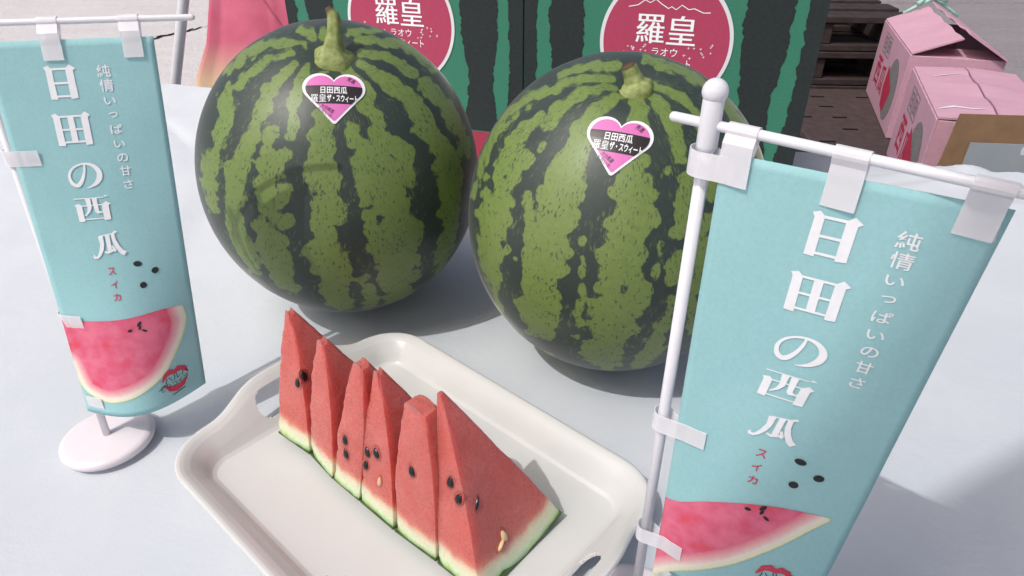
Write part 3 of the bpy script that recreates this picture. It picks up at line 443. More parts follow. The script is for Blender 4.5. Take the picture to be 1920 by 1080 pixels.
# ------------------------------------------------------------------ table and cloth
TA = R(-18.7); TC, TS = math.cos(TA), math.sin(TA)
def tb(s, d):            # s along the back edge, d in front of it
    x0, y0 = 0, 1.223
    return (x0 + s * TC + d * TS, y0 + s * TS - d * TC)
tbl = empty('display_table', (*tb(.1, .8), GZ), TA)
tag(tbl, 'long table hidden under the white cloth that carries the melons', 'table')
box('tabletop', (0, 0, .68), (3.5, 1.56, .024), M_steel, tbl)
for sx in (-1, 1):
    for sy in (-1, 1):
        V, F = tube_vf([(sx * 1.6, sy * .7, 0), (sx * 1.6, sy * .7, .668)], .018, 12); mesh('leg', V, F, M_steel, tbl, True)
def make_cloth():
    V, F = [], []
    NS, ND = 300, 150
    S = np.linspace(-1.72, 1.92, NS); D = np.concatenate([np.linspace(-.022, .30, 70), np.linspace(.31, 1.62, ND - 70)])
    skirt = [(-.026, -.012), (-.030, -.04), (-.034, -.10), (-.04, -.2), (-.05, -.34)]
    rows = [(d, z) for d, z in skirt[::-1]] + [(float(d), None) for d in D]
    for d, z in rows:
        for s in S:
            x, y = tb(s, d)
            h = 0.0
            if z is None:
                # shallow folds, flat under the things that stand on it
                a = noise.noise(Vector((x * 3.1, y * 3.1, 0))) * .5 + noise.noise(Vector((x * 9 + 4, y * 5, 3))) * .22
                h = -.0028 + .0034 * a - .0026 * math.exp(-((noise.noise(Vector((x * 1.7 + y * .9, y * 1.1 - x, 8)))) / .028) ** 2)
                cr = max(0, min(1, (.17 - d) / .12)) * max(0, min(1, (s - .48) / .1))
                if cr > 0:
                    q = s * 1.0 + d * 1.6
                    h += cr * (.014 * abs(noise.noise(Vector((q * 13, d * 5, 7)))) + .004 * noise.noise(Vector((q * 40, d * 16, 2))))
                h = min(h, -.0004) if cr == 0 else h
                if d < 0: h -= .010 * (d / .022) ** 2
                zz = h
            else:
                f = noise.noise(Vector((s * 7, 0, 1)))
                zz = z; k = min(1, -z / .2)
                x, y = tb(s, d - .022 * f * k)
            V.append((x, y, zz))
    nr = len(rows)
    for i in range(nr - 1):
        for j in range(NS - 1):
            F.append((i * NS + j, i * NS + j + 1, (i + 1) * NS + j + 1, (i + 1) * NS + j))
    return mesh('tablecloth', V, F, M_cloth, None, True)
tag(make_cloth(), 'smooth white cloth covering the whole table under the melons and tray', 'tablecloth')

# ------------------------------------------------------------------ watermelons
def unpack(s): return np.array([[int(v) for v in t.split(',')] for t in s.split()], float)
def make_melon(cx, cy, a, b, stem_dir, blobs, seed, front, hidden=9):
    ctr = np.array([0, 0, b]); rad = np.array([a, a, b])
    S = np.array(stem_dir) / rad; S /= np.linalg.norm(S)
    X = np.cross(S, [0, 0, 1.]); X /= np.linalg.norm(X); Y = np.cross(S, X)
    NI, NJ = 480, 300
    col = np.pi * (np.arange(NJ + 1) / NJ); lon = 2 * np.pi * np.arange(NI) / NI
    CO, LO = np.meshgrid(col, lon, indexing='ij')
    U = (np.sin(CO)[..., None] * (np.cos(LO)[..., None] * X + np.sin(LO)[..., None] * Y) + np.cos(CO)[..., None] * S)
    dimp = 1 - .055 * np.exp(-(CO / .17) ** 2) - .05 * np.exp(-((np.pi - CO) / .15) ** 2)
    dimp += .0025 * np.cos(LO * 11 + seed) * np.sin(CO) ** 1 * np.exp(-((CO - .5) / .5) ** 2)
    dimp += .004 * np.sin(LO * 2 + seed) * np.sin(CO) ** 2 * 0
    P = U * rad * dimp[..., None] + ctr
    flat = P.reshape(-1, 3); Uf = U.reshape(-1, 3)
    # signed distance (metres) to the pale bands; the bands seen are traced, the far side is regular
    B = unpack(blobs)
    bl, bt, br, bk, ba = B[:, 0] / 1000, B[:, 1] / 1000, B[:, 2] / 1e4, B[:, 3] / 10, B[:, 4] / 100
    bd = np.stack([np.cos(bt) * np.cos(bl), np.cos(bt) * np.sin(bl), np.sin(bt)], 1)
    bp = bd * rad
    bn = bp / rad ** 2; bn /= np.linalg.norm(bn, axis=1)[:, None]
    E = np.cross([0, 0, 1.], bn); E /= np.linalg.norm(E, axis=1)[:, None]; N = np.cross(bn, E)
    ev = E * np.cos(ba)[:, None] + N * np.sin(ba)[:, None]
    Q = Uf * rad
    fld = np.full(len(Q), -.03)
    for i in range(len(B)):
        near = np.where(((Q - bp[i]) ** 2).sum(1) < (.09 if bk[i] > 1.5 else .06) ** 2)[0]
        q = Q[near] - bp[i]; al = q @ ev[i]
        d2 = (q ** 2).sum(1) - (1 - 1 / bk[i] ** 2) * al ** 2
        fld[near] = np.maximum(fld[near], br[i] - np.sqrt(np.maximum(d2, 0)))
    f = np.array(front) - np.array([cx, cy, b]); f = f / np.linalg.norm(f)
    nn = Uf / rad; nn /= np.linalg.norm(nn, axis=1)[:, None]
    seen = np.clip(((nn @ f) - .16) / .10, 0, 1)
    gen = (np.sin(LO * 10 + seed + .5 * np.sin(CO * 5 + LO * 3)) - .1).reshape(-1) * .014 * np.sin(CO).reshape(-1)
    reg = seen * (1 - np.clip((Uf[:, 0] - hidden) / .16, 0, 1))      # where the bands are traced; elsewhere regular ones
    fld = np.maximum(np.where(seen > .5, fld, -.03), gen * (1 - reg) - .03 * reg)
    root = empty('watermelon', (cx, cy, 0))
    F = []
    for j in range(NJ):
        for i in range(NI):
            F.append((j * NI + i, (j + 1) * NI + i, (j + 1) * NI + (i + 1) % NI, j * NI + (i + 1) % NI))
    o = mesh('rind', flat, F, M_rind, root, True)
    me = o.data
    at = me.attributes.new('stripe', 'FLOAT', 'POINT'); at.data.foreach_set('value', fld.astype(np.float32))
    uvl = me.uv_layers.new(name='UVMap')
    uvv = np.zeros((len(me.loops), 2), np.float32)
    li = np.zeros(len(me.loops), np.int32); me.loops.foreach_get('vertex_index', li)
    jj, ii = li // NI, li % NI
    u = lon[ii]; per = np.repeat(np.arange(len(F)) % NI, 4)
    u = np.where((per == NI - 1) & (ii == 0), 2 * np.pi, u)
    uvv[:, 0] = u * a; uvv[:, 1] = col[jj] * a
    uvl.data.foreach_set('uv', uvv.reshape(-1))
    # surface map for a label: tangent frame at a direction
    def on(c, tx, up, x, y):
        p = np.array(c) + np.array(tx) * x + np.array(up) * y
        for _ in range(3):
            k = ((p / rad) ** 2).sum(); n = p / rad ** 2; p = p - n * (k - 1) / (2 * (n @ n))
        n = p / rad ** 2; n /= np.linalg.norm(n)
        return p + ctr, n
    s0 = S * rad * .955 + ctr
    return root, on, s0, S
def heart(w, h, n=22):
    """two round lobes joined by straight flanks to a rounded tip"""
    ax, ay, ra, by, rb = .235, .20, .262, -.42, .04
    pts = []
    for k in range(n + 1):
        a = R(153.7 + (-40.4 - 153.7) * k / n); pts.append((ax + ra * math.cos(a), ay + ra * math.sin(a)))
    for k in range(7):
        a = R(-40.4 - 99.2 * k / 6); pts.append((rb * math.cos(a), by + rb * math.sin(a)))
    for k in range(n):
        a = R(220.4 + (26.3 - 220.4) * k / n); pts.append((-ax + ra * math.cos(a), ay + ra * math.sin(a)))
    return [(x * w, y * h) for x, y in pts][::-1]
def heart_clip(pts, k, y0, y1):
    """the band of the heart between two heights"""
    bm = bmesh.new(); f = bm.faces.new([bm.verts.new((x * k, y * k, 0)) for x, y in pts])
    for co, no in (((0, y1, 0), (0, 1, 0)), ((0, y0, 0), (0, -1, 0))):
        bmesh.ops.bisect_plane(bm, geom=bm.verts[:] + bm.edges[:] + bm.faces[:], plane_co=co, plane_no=no, clear_outer=True)
    bm.verts.ensure_lookup_table(); bm.verts.index_update()
    V = [(v.co.x, v.co.y) for v in bm.verts]; F = [tuple(v.index for v in f.verts) for f in bm.faces]; bm.free()
    return V, F
def melon_sticker(root, on, c, tip, w, h, right):
    up = np.array(c) - np.array(tip); up /= np.linalg.norm(up)
    rad_n = np.array(c) / np.linalg.norm(c)
    tx = np.array(right, float); tx -= up * (tx @ up); tx /= np.linalg.norm(tx)
    fn = lambda x, y: on(c, tx, up, x, y)
    hp = heart(w, h)
    p = Print(); p.poly(hp)
    st = p.build('sticker', fn, M_sticker, root, .0007, .004)
    so = st.modifiers.new('thick', 'SOLIDIFY'); so.thickness = .0005; so.offset = -1
    k = .89
    pk = Print(); pk.poly([(x * k, y * k) for x, y in hp])
    pk.build('pink_field', fn, M_stickpink, st, .0009, .004)
    bd = Print(); bd.add(*heart_clip(hp, k * 1.005, -.115 * h, .215 * h))
    bd.build('black_band', fn, M_stickblack, st, .0011, .004)
    tw = Print()
    tw.text('日田西瓜', 0, .125 * h, w * .41, h * .135, .02)
    tw.text('羅皇', -.235 * w, -.022 * h, w * .235, h * .145, 0)
    tw.text('ザ・スウィート', .13 * w, -.022 * h, w * .47, h * .13, .03)
    tw.build('lettering', fn, M_sticker, st, .0013, .004)
    tb_ = Print()
    tb_.text('秀選', .27 * w, .33 * h, w * .13, h * .09, 0, -.5)
    tb_.build('small_print', fn, M_stickblack, st, .0013, .004)
    tb_ = Print()
    tb_.text('大分県産', -.10 * w, -.20 * h, w * .22, h * .075, 0, -.55)
    tb_.text('おおいた', -.14 * w, -.27 * h, w * .26, h * .06, 0, -.6)
    tb_.build('small_print', fn, M_stickblack, st, .0013, .004)
    return st
def make_stem(root, s0, S, pts, rads, flare):
    S = Vector(S); base = Vector(s0)
    path = [base - S * .006] + [base + Vector(p) for p in pts]
    P, Rr = [], []
    n = len(path)
    for i in range(n - 1):
        for k in range(6):
            t = k / 6; P.append(path[i].lerp(path[i + 1], t)); Rr.append(rads[i] * (1 - t) + rads[i + 1] * t)
    P.append(path[-1]); Rr.append(rads[-1])
    for _ in range(3):
        P = [P[0]] + [(P[i - 1] + P[i] * 2 + P[i + 1]) / 4 for i in range(1, len(P) - 1)] + [P[-1]]
    V, F = tube_vf(P, Rr, 20)
    for i in range(len(P)):
        for k in range(20):
            v = V[i * 20 + k]; d = v - P[i]
            V[i * 20 + k] = P[i] + d * (1 + .07 * math.cos(5 * 2 * math.pi * k / 20) + .06 * noise.noise(v * 160))
    o = mesh('stem', V, F, M_stem, root, True)
    at = o.data.attributes.new('tip', 'FLOAT', 'POINT')
    at.data.foreach_set('value', [i / (len(P) - 1) for i in range(len(P)) for k in range(20)])
    return o
CAMP = (0, 0, .4)
rA, onA, sA, SA = make_melon(-.167, .630, .1333, .1415, (.0199, -.054, .1276), BLOBS_A, .7, CAMP)
tag(rA, 'watermelon on the left with long upright stem and heart sticker, partly lit', 'watermelon', 'two whole watermelons on the white cloth')
melon_sticker(rA, onA, (.0248, -.0905, .1004), (.0258, -.1034, .0851), .0505, .0480, (1, .22, -.06))
make_stem(rA, sA, SA, [(0, 0, .003), (.001, -.001, .009), (.0025, .001, .019), (.0035, .003, .028), (.003, .004, .033), (-.001, .004, .039)],
          [.020, .0155, .0082, .0060, .0056, .0050, .0022], 1)
rB, onB, sB, SB = make_melon(.0896, .536, .1275, .138, (0, -.0425, .1301), BLOBS_B, 2.1, CAMP, .40)
tag(rB, 'watermelon on the right with short bent stem stub, behind the right flag pole', 'watermelon', 'two whole watermelons on the white cloth')
melon_sticker(rB, onB, (-.0172, -.0885, .0975), (-.0219, -.1007, .0812), .0475, .0465, (1, -.28, -.20))
make_stem(rB, sB, SB, [(0, 0, .0012), (-.001, 0, .0042), (-.003, 0, .009), (-.0055, 0, .0135), (-.007, 0, .016)],
          [.0170, .0135, .0076, .0062, .0057, .0052], 1)

# ------------------------------------------------------------------ tray
def make_tray():
    A = Vector((.745, -.667, 0)).normalized(); Bv = Vector((.667, .745, 0)).normalized()
    ca, cb = -.2910, .2095; L, Wd, rc = .307, .232, .040
    root = empty('serving_tray', tuple(A * ca + Bv * cb))
    tag(root, 'pale cream plastic tray with cut-out handles under the watermelon slices', 'tray')
    # outline of the rim, walked with even steps
    hx, hy = L / 2 - rc, Wd / 2 - rc
    pts = []
    def arc(cx, cy, a0):
        for k in range(17):
            w = a0 + math.pi / 2 * k / 16; pts.append((cx + rc * math.cos(w), cy + rc * math.sin(w), math.cos(w), math.sin(w)))
    def side(p, q, n, nx, ny):
        for k in range(1, n): pts.append((p[0] + (q[0] - p[0]) * k / n, p[1] + (q[1] - p[1]) * k / n, nx, ny))
    arc(hx, hy, 0); side((hx, hy + rc), (-hx, hy + rc), 24, 0, 1)
    arc(-hx, hy, math.pi / 2); side((-hx - rc, hy), (-hx - rc, -hy), 220, -1, 0)
    arc(-hx, -hy, math.pi); side((-hx, -hy - rc), (hx, -hy - rc), 40, 0, -1)
    arc(hx, -hy, 1.5 * math.pi); side((hx + rc, -hy), (hx + rc, hy), 220, 1, 0)
    n = len(pts)
    prof = [(-.030, .0035), (-.0255, .0040), (-.0225, .0058), (-.020, .009), (-.0175, .0125), (-.014, .0165), (-.010, .0205), (-.0060, .0230), (-.0035, .0240), (-.0016, .0241), (-.0002, .0234), (.0002, .0220)]
    pf = np.array(prof); t0 = np.arange(len(prof)); t1 = np.linspace(0, len(prof) - 1, (len(prof) - 1) * 5 + 1)
    prof = [(float(np.interp(t, t0, pf[:, 0])), float(np.interp(t, t0, pf[:, 1]))) for t in t1]
    V, F = [], []
    for (x, y, nx, ny) in pts:
        e = math.exp(-(y / .054) ** 4) * (abs(nx) > .5) * abs(nx)
        for j, (o, z) in enumerate(prof):
            k = max(0, (z - .005) / .0206)
            oo = o + .013 * e * k; zz = z + .015 * e * k
            V.append((x + nx * oo, y + ny * oo, zz))
    m = len(prof)
    for i in range(n):
        for j in range(m - 1):
            yc = (pts[i][1] + pts[(i + 1) % n][1]) / 2
            if abs(pts[i][2]) > .99:      # the hand hole: a slot with round ends
                jl = (j + .5 - 22.5) / 7.5; over = max(0, abs(yc) - .027) / .010
                if abs(jl) < 1 and over * over + jl * jl < 1: continue
            F.append((i * m + j, i * m + j + 1, ((i + 1) % n) * m + j + 1, ((i + 1) % n) * m + j))
    cz = len(V); V.append((0, 0, .0035))
    for i in range(n): F.append((cz, i * m, ((i + 1) % n) * m))
    W = [A * x + Bv * y + Vector((0, 0, z)) for x, y, z in V]
    o = mesh('tray_body', W, F, M_tray, root, True)
    bm = bmesh.new(); bm.from_mesh(o.data); bmesh.ops.recalc_face_normals(bm, faces=bm.faces)
    if sum(f.normal.z * f.calc_area() for f in bm.faces) < 0: bmesh.ops.reverse_faces(bm, faces=bm.faces)
    bm.to_mesh(o.data); bm.free()
    s = o.modifiers.new('thickness', 'SOLIDIFY'); s.thickness = .0026; s.offset = -1
    b = o.modifiers.new('soft', 'BEVEL'); b.width = .0008; b.segments = 2; b.limit_method = 'ANGLE'
    o.data.polygons.foreach_set('use_smooth', [True] * len(o.data.polygons))
    # drops of juice left on the tray floor
    rg = random.Random(5); V, F = [], []
    for k in range(46):
        t = rg.random(); x = .045 + .06 * (t - .5) + rg.gauss(0, .014); y = -.085 + .035 * (t - .5) + rg.gauss(0, .008)
        r = rg.uniform(.0006, .0024); el = rg.uniform(.6, 1.6); b = len(V); hh = r * .22
        for ring_r, z in ((1, 0), (.8, .6), (.4, .95)):
            for q in range(10):
                w = 2 * math.pi * q / 10; X, Y = x + r * el * ring_r * math.cos(w), y + r * ring_r * math.sin(w)
                v = A * X + Bv * Y; V.append((v.x, v.y, .0036 + hh * z))
        for m_ in range(2):
            for q in range(10): F.append((b + m_ * 10 + q, b + m_ * 10 + (q + 1) % 10, b + (m_ + 1) * 10 + (q + 1) % 10, b + (m_ + 1) * 10 + q))
        F.append(tuple(b + 20 + q for q in range(10)))
    tag(mesh('juice', V, F, M_juice, root, True), kind='stuff')
    return root
make_tray()

# ------------------------------------------------------------------ slices
ROW = np.array([.757, -.653]); PERP = np.array([.653, .757]); SW = .085; SZ = .0045
def make_slice(i, BLp, RBp, apex, tip, label, blunt=0.0):
    BLp, RBp, apex = np.array(BLp), np.array(RBp), np.array(apex)
    org = (BLp + RBp) / 2 + PERP * SW / 2
    root = empty('watermelon_slice', (org[0], org[1], 0))
    tag(root, label, 'watermelon slice', 'red watermelon slices standing in a row on the tray')
    if blunt:      # the tip is broken off at the traced height
        mid = (BLp + RBp) / 2 + PERP * SW / 2; m3 = np.array([mid[0], mid[1], SZ]); apex = apex + (apex - m3) * blunt / (1 - blunt)
    H = apex[2] - SZ
    nk, nL, nT = 30, 12, 7
    rng = random.Random(i)
    def ringpts():
        r = []
        for t in np.linspace(0, 1, nT)[:-1]: r.append((0, t))       # left side, back to front
        for s in np.linspace(0, 1, nL)[:-1]: r.append((s, 1))       # front face, left to right
        for t in np.linspace(1, 0, nT)[:-1]: r.append((1, t))       # right side
        for s in np.linspace(1, 0, nL)[:-1]: r.append((s, 0))       # back face
        return r
    ring = ringpts(); nr = len(ring)
    def pt(s, t, k, extra=0.0):
        bot = BLp * (1 - t) + RBp * t + PERP * SW * s
        arc = .0072 * (2 * s - 1) ** 2 * min(1, 1) + SZ
        top = apex[:2] + ROW * (t - .5) * tip + PERP * (s - .5) * .004
        kk = k
        if blunt: kk = blunt + (1 - blunt) * k
        q = kk ** .93
        sl = top * (1 - kk) + bot * kk
        # thickness swells a little faster than the height: the cut faces are not quite plane
        sl = sl + ROW * (t - .5) * .008 * math.sin(math.pi * kk) * .9
        z = apex[2] * (1 - kk) + arc * kk
        if blunt: z += -.0025 * ((2 * t - 1) ** 2) * (1 - k) ** 6 * 1.5
        return np.array([sl[0], sl[1], z + extra])
    ks = np.concatenate([np.linspace(0, .9, nk - 6), np.linspace(.92, .995, 5), [1.0]])
    V, RD = [], []
    for k in ks:
        for s, t in ring:
            p = pt(s, t, k)
            e = min(abs(s - 0), abs(1 - s)) ; e2 = min(t, 1 - t)
            nz = .0008 * noise.noise(Vector((p[0] * 45, p[1] * 45, p[2] * 45 + i * 5))) + .0006 * noise.noise(Vector((p[0] * 190, p[1] * 190, p[2] * 190)))
            nd = (PERP * (s - .5) * 2 * (1 if s in (0, 1) else 0) + ROW * (t - .5) * 2 * (1 if t in (0, 1) else 0))
            p[:2] += nd * nz * min(1, .15 + k * 3) * (1.3 if e < 1e-6 and e2 < 1e-6 else 1)
            if e < 1e-6 and e2 < 1e-6: p[:2] -= nd * .0007
            V.append((p[0] - org[0], p[1] - org[1], p[2])); RD.append((1 - k) * H * (1 - (blunt or 0)))
    F = []
    n1 = len(ks)
    for a in range(n1 - 1):
        for b in range(nr):
            F.append((a * nr + b, (a + 1) * nr + b, (a + 1) * nr + (b + 1) % nr, a * nr + (b + 1) % nr))
    F.append(tuple(range(nr)))
    cut = n1 - 2     # the last strip is skin
    fl = [f for f in F[:-1] if max(f) < (cut + 1) * nr] + [F[-1]]
    bm = bmesh.new(); lay = bm.verts.layers.float.new('rd')
    vv = [bm.verts.new(v) for v in V[:(cut + 1) * nr]]
    bm.verts.index_update()
    for v, r in zip(vv, RD): v[lay] = r
    for f in fl: bm.faces.new([vv[q] for q in f])
    bm.faces.new([vv[cut * nr + q] for q in range(nr)][::-1])
    o = from_bm('flesh', bm, M_flesh, root, True)
    o.data.set_sharp_from_angle(angle=R(38))
    # skin: shell under the rind, a hair proud of the flesh
    sk, SF = [], []
    for ring_k, dz in ((.994, 0), (1.0, -.0008)):
        for s, t in ring:
            p = pt(s, t, ring_k); nd = PERP * (s - .5) * .0006 * (s in (0, 1)) + ROW * (t - .5) * .0006 * (t in (0, 1))
            sk.append((p[0] + nd[0] - org[0], p[1] + nd[1] - org[1], p[2] + dz))
    for b in range(nr): SF.append((b, nr + b, nr + (b + 1) % nr, (b + 1) % nr))
    SF.append(tuple(range(nr, 2 * nr))); SF.append(tuple(range(nr))[::-1])
    mesh('skin', sk, SF, M_skin, root)
    def face_pt(face, a, k):
        """face 'L' (cut side, a from back to front) or 'F' (broad side, a from left to right)"""
        p = pt(0, a, k) if face == 'L' else pt(a, 1, k)
        return Vector((p[0] - org[0], p[1] - org[1], p[2]))
    def seed(face, a, k, ln=.0042, wd=.0029, rot=0.0, mat=None, sink=.0):
        c = face_pt(face, a, k); e = .02
        u = (face_pt(face, min(a + e, 1), k) - face_pt(face, max(a - e, 0), k)).normalized()
        w = (face_pt(face, a, max(k - e, 0)) - face_pt(face, a, k + e)).normalized()
        nrm = u.cross(w).normalized()
        if nrm.dot(Vector((-.3, -.9, .3))) < 0: nrm = -nrm
        w = nrm.cross(u)
        bm = bmesh.new(); bmesh.ops.create_icosphere(bm, subdivisions=3, radius=1)
        cr, sr = math.cos(rot), math.sin(rot)
        for v in bm.verts:
            x, y, z = v.co; x *= wd * (1 - .28 * y); y *= ln; z *= .0016
            X, Y = x * cr - y * sr, x * sr + y * cr
            v.co = c + u * X + w * Y + nrm * (z + .0016 * sink)
        bs = bmesh.new(); bmesh.ops.create_icosphere(bs, subdivisions=3, radius=1)
        for v in bs.verts:
            x, y, z = v.co; q = 1 + .18 * noise.noise(Vector((x * 2, y * 2, a * 9 + i)))
            X, Y = x * wd * 1.45 * q, y * ln * 1.4 * q
            X, Y = X * cr - Y * sr, X * sr + Y * cr
            v.co = c + u * X + w * Y + nrm * (z * .0004)
        from_bm('seed_socket', bs, M_socket, root, True)
        return from_bm('seed', bm, mat or M_seed, root, True)
    return root, seed
SL = [((-.1881, .4014), (-.1577, .3783), (-.1706, .4305, .112)), ((-.1561, .3771), (-.1343, .3537), (-.1362, .3920, .1125)),
      ((-.1327, .3524), (-.1104, .3328), (-.1035, .3661, .1125)), ((-.1088, .3315), (-.0820, .3077), (-.0903, .3575, .1125)),
      ((-.0804, .3063), (-.0503, .2827), (-.0582, .3240, .1125)), ((-.0486, .2811), (-.0205, .2575), (-.0447, .3240, .120))]
LB = ['rearmost watermelon slice with tallest looking tip, beside the tray handle', 'plain red watermelon slice without seeds, second from the rear of the row',
      'watermelon slice with two black seeds one above the other', 'watermelon slice with a cluster of black seeds and one pale seed',
      'blunt-tipped watermelon slice with a single black seed, just behind the front one', 'front watermelon slice with its broad seeded face showing and two pale seeds']
seeds = {0: [('L', .84, .50, 0), ('F', .07, .44, .4)], 2: [('L', .32, .62, .1), ('L', .40, .72, .3)],
         3: [('L', .20, .60, .5), ('L', .52, .56, .6), ('L', .16, .70, -.2)], 4: [('L', .45, .46, .2)],
         5: [('L', .62, .455, .1), ('L', .83, .52, -.2)]}
for i, (b, r, a) in enumerate(SL):
    root, seed = make_slice(i, b, r, a, {0: .006, 1: .007, 2: .009, 3: .005, 4: .015, 5: .003}[i], LB[i], {1: .012, 2: .04, 4: .09, 5: .0}.get(i, .006))
    for f, aa, kk, ro in seeds.get(i, []): seed(f, aa, kk, rot=ro)
    if i == 3: seed('L', .62, .74, .0036, .0017, .1, M_pseed)
    if i == 5:
        seed('F', .20, .555, .0045, .0014, -.5); seed('F', .40, .80, .0042, .0024, .1, M_pseed, .5); seed('F', .33, .83, .0042, .0011, -.9, M_pseed, .7)

# ------------------------------------------------------------------ mini flags
BW, BH = .0996, .286
def strokes_hi(p, X, Y, W, H):      # 日
    f = lambda x, y: (X + (x - .5) * W, Y + (y - .5) * H)
    def bar(pts): p.poly([f(*q) for q in pts])
    bar([(-.02, .02), (.22, .0), (.22, .93), (.10, 1.03), (-.06, .97), (.0, .88)])
    bar([(.68, .0), (.94, .03), (.94, .86), (1.04, .92), (.84, 1.04), (.68, .93)])
    for y in (.92, .50, .10): bar([(.2, y - .035), (.72, y - .035), (.72, y + .03), (.2, y + .03)])
def strokes_den(p, X, Y, W, H):     # 田
    f = lambda x, y: (X + (x - .5) * W, Y + (y - .5) * H)
    def bar(pts): p.poly([f(*q) for q in pts])
    bar([(-.02, .0), (.19, -.02), (.19, .92), (.08, 1.02), (-.06, .97), (-.01, .88)])
    bar([(.80, -.02), (1.01, .0), (1.01, .86), (1.09, .92), (.94, 1.04), (.80, .92)])
    bar([(.41, .08), (.59, .08), (.59, .9), (.41, .9)])
    for y in (.91, .50, .10): bar([(.15, y - .03), (.83, y - .03), (.83, y + .03), (.15, y + .03)])
def strokes_no(p, X, Y, W, H):      # の
    f = lambda x, y, w: (X + (x - .5) * W, Y + (y - .5) * H, w * W)
    pts = [(.55, .93, .05), (.52, .70, .07), (.44, .42, .09), (.33, .20, .12), (.22, .12, .12), (.10, .22, .11), (.05, .44, .09), (.10, .66, .07), (.24, .84, .06), (.45, .94, .06),
           (.66, .93, .08), (.84, .80, .12), (.93, .58, .16), (.90, .34, .16), (.78, .15, .11), (.62, .04, .05), (.50, .0, .02)]
    P = []
    for i in range(len(pts) - 1):
        for k in range(4):
            t = k / 4
            p0, p1, p2, p3 = pts[max(i - 1, 0)], pts[i], pts[i + 1], pts[min(i + 2, len(pts) - 1)]
            P.append(tuple(.5 * (2 * b + (c - a) * t + (2 * a - 5 * b + 4 * c - d) * t * t + (3 * b - a - 3 * c + d) * t ** 3) for a, b, c, d in zip(p0, p1, p2, p3)))
    P.append(pts[-1]); p.stroke([f(*q) for q in P])
def strokes_nishi(p, X, Y, W, H):   # 西
    f = lambda x, y: (X + (x - .5) * W, Y + (y - .5) * H)
    def bar(pts): p.poly([f(*q) for q in pts])
    bar([(.0, .93), (.86, .93), (.94, 1.03), (1.04, .97), (1.02, .96), (0, .97)])
    bar([(.02, .02), (.20, .0), (.20, .66), (.12, .75), (-.02, .70), (.02, .62)])
    bar([(.79, .0), (.99, .02), (.99, .6), (1.06, .66), (.93, .77), (.79, .66)])
    for y in (.65, .10): bar([(.18, y - .022), (.82, y - .022), (.82, y + .022), (.18, y + .022)])
    bar([(.33, .93), (.49, .93), (.48, .55), (.40, .38), (.26, .24), (.22, .26), (.33, .42), (.36, .6)])
    bar([(.53, .93), (.68, .93), (.68, .42), (.74, .36), (.80, .42), (.82, .5), (.80, .32), (.62, .30), (.56, .38)])
def strokes_uri(p, X, Y, W, H):     # 瓜
    f = lambda x, y: (X + (x - .5) * W, Y + (y - .5) * H)
    def bar(pts): p.poly([f(*q) for q in pts])
    bar([(.22, .86), (.70, .93), (.84, 1.02), (.92, .94), (.72, .88), (.22, .82)])
    bar([(.17, .84), (.36, .84), (.35, .50), (.29, .28), (.16, .06), (.02, -.06), (-.12, -.05), (-.16, .05), (-.08, .13), (-.07, .03), (.02, .05), (.12, .24), (.20, .52)])
    bar([(.44, .88), (.60, .89), (.60, .24), (.44, .18)])
    bar([(.30, .16), (.44, .10), (.60, .16), (.74, .24), (.72, .31), (.58, .25), (.44, .19), (.32, .23)])
    bar([(.60, .40), (.66, .44), (.76, .24), (.72, .14), (.66, .18)])
    bar([(.65, .90), (.79, .91), (.81, .64), (.90, .38), (1.01, .20), (1.14, .11), (1.0, -.04), (.87, .08), (.74, .32), (.67, .58)])
def ribbon(name, path, wdir, w, parent, th=.0004):
    """a narrow plastic strip bent along a path"""
    V, F = [], []; wd = Vector(wdir).normalized() * w / 2
    for p in path: V.append(Vector(p) - wd); V.append(Vector(p) + wd)
    for i in range(len(path) - 1): F.append((2 * i, 2 * i + 1, 2 * i + 3, 2 * i + 2))
    o = mesh(name, V, F, M_tab, parent, False)
    s = o.modifiers.new('thick', 'SOLIDIFY'); s.thickness = th; s.offset = 0
    return o
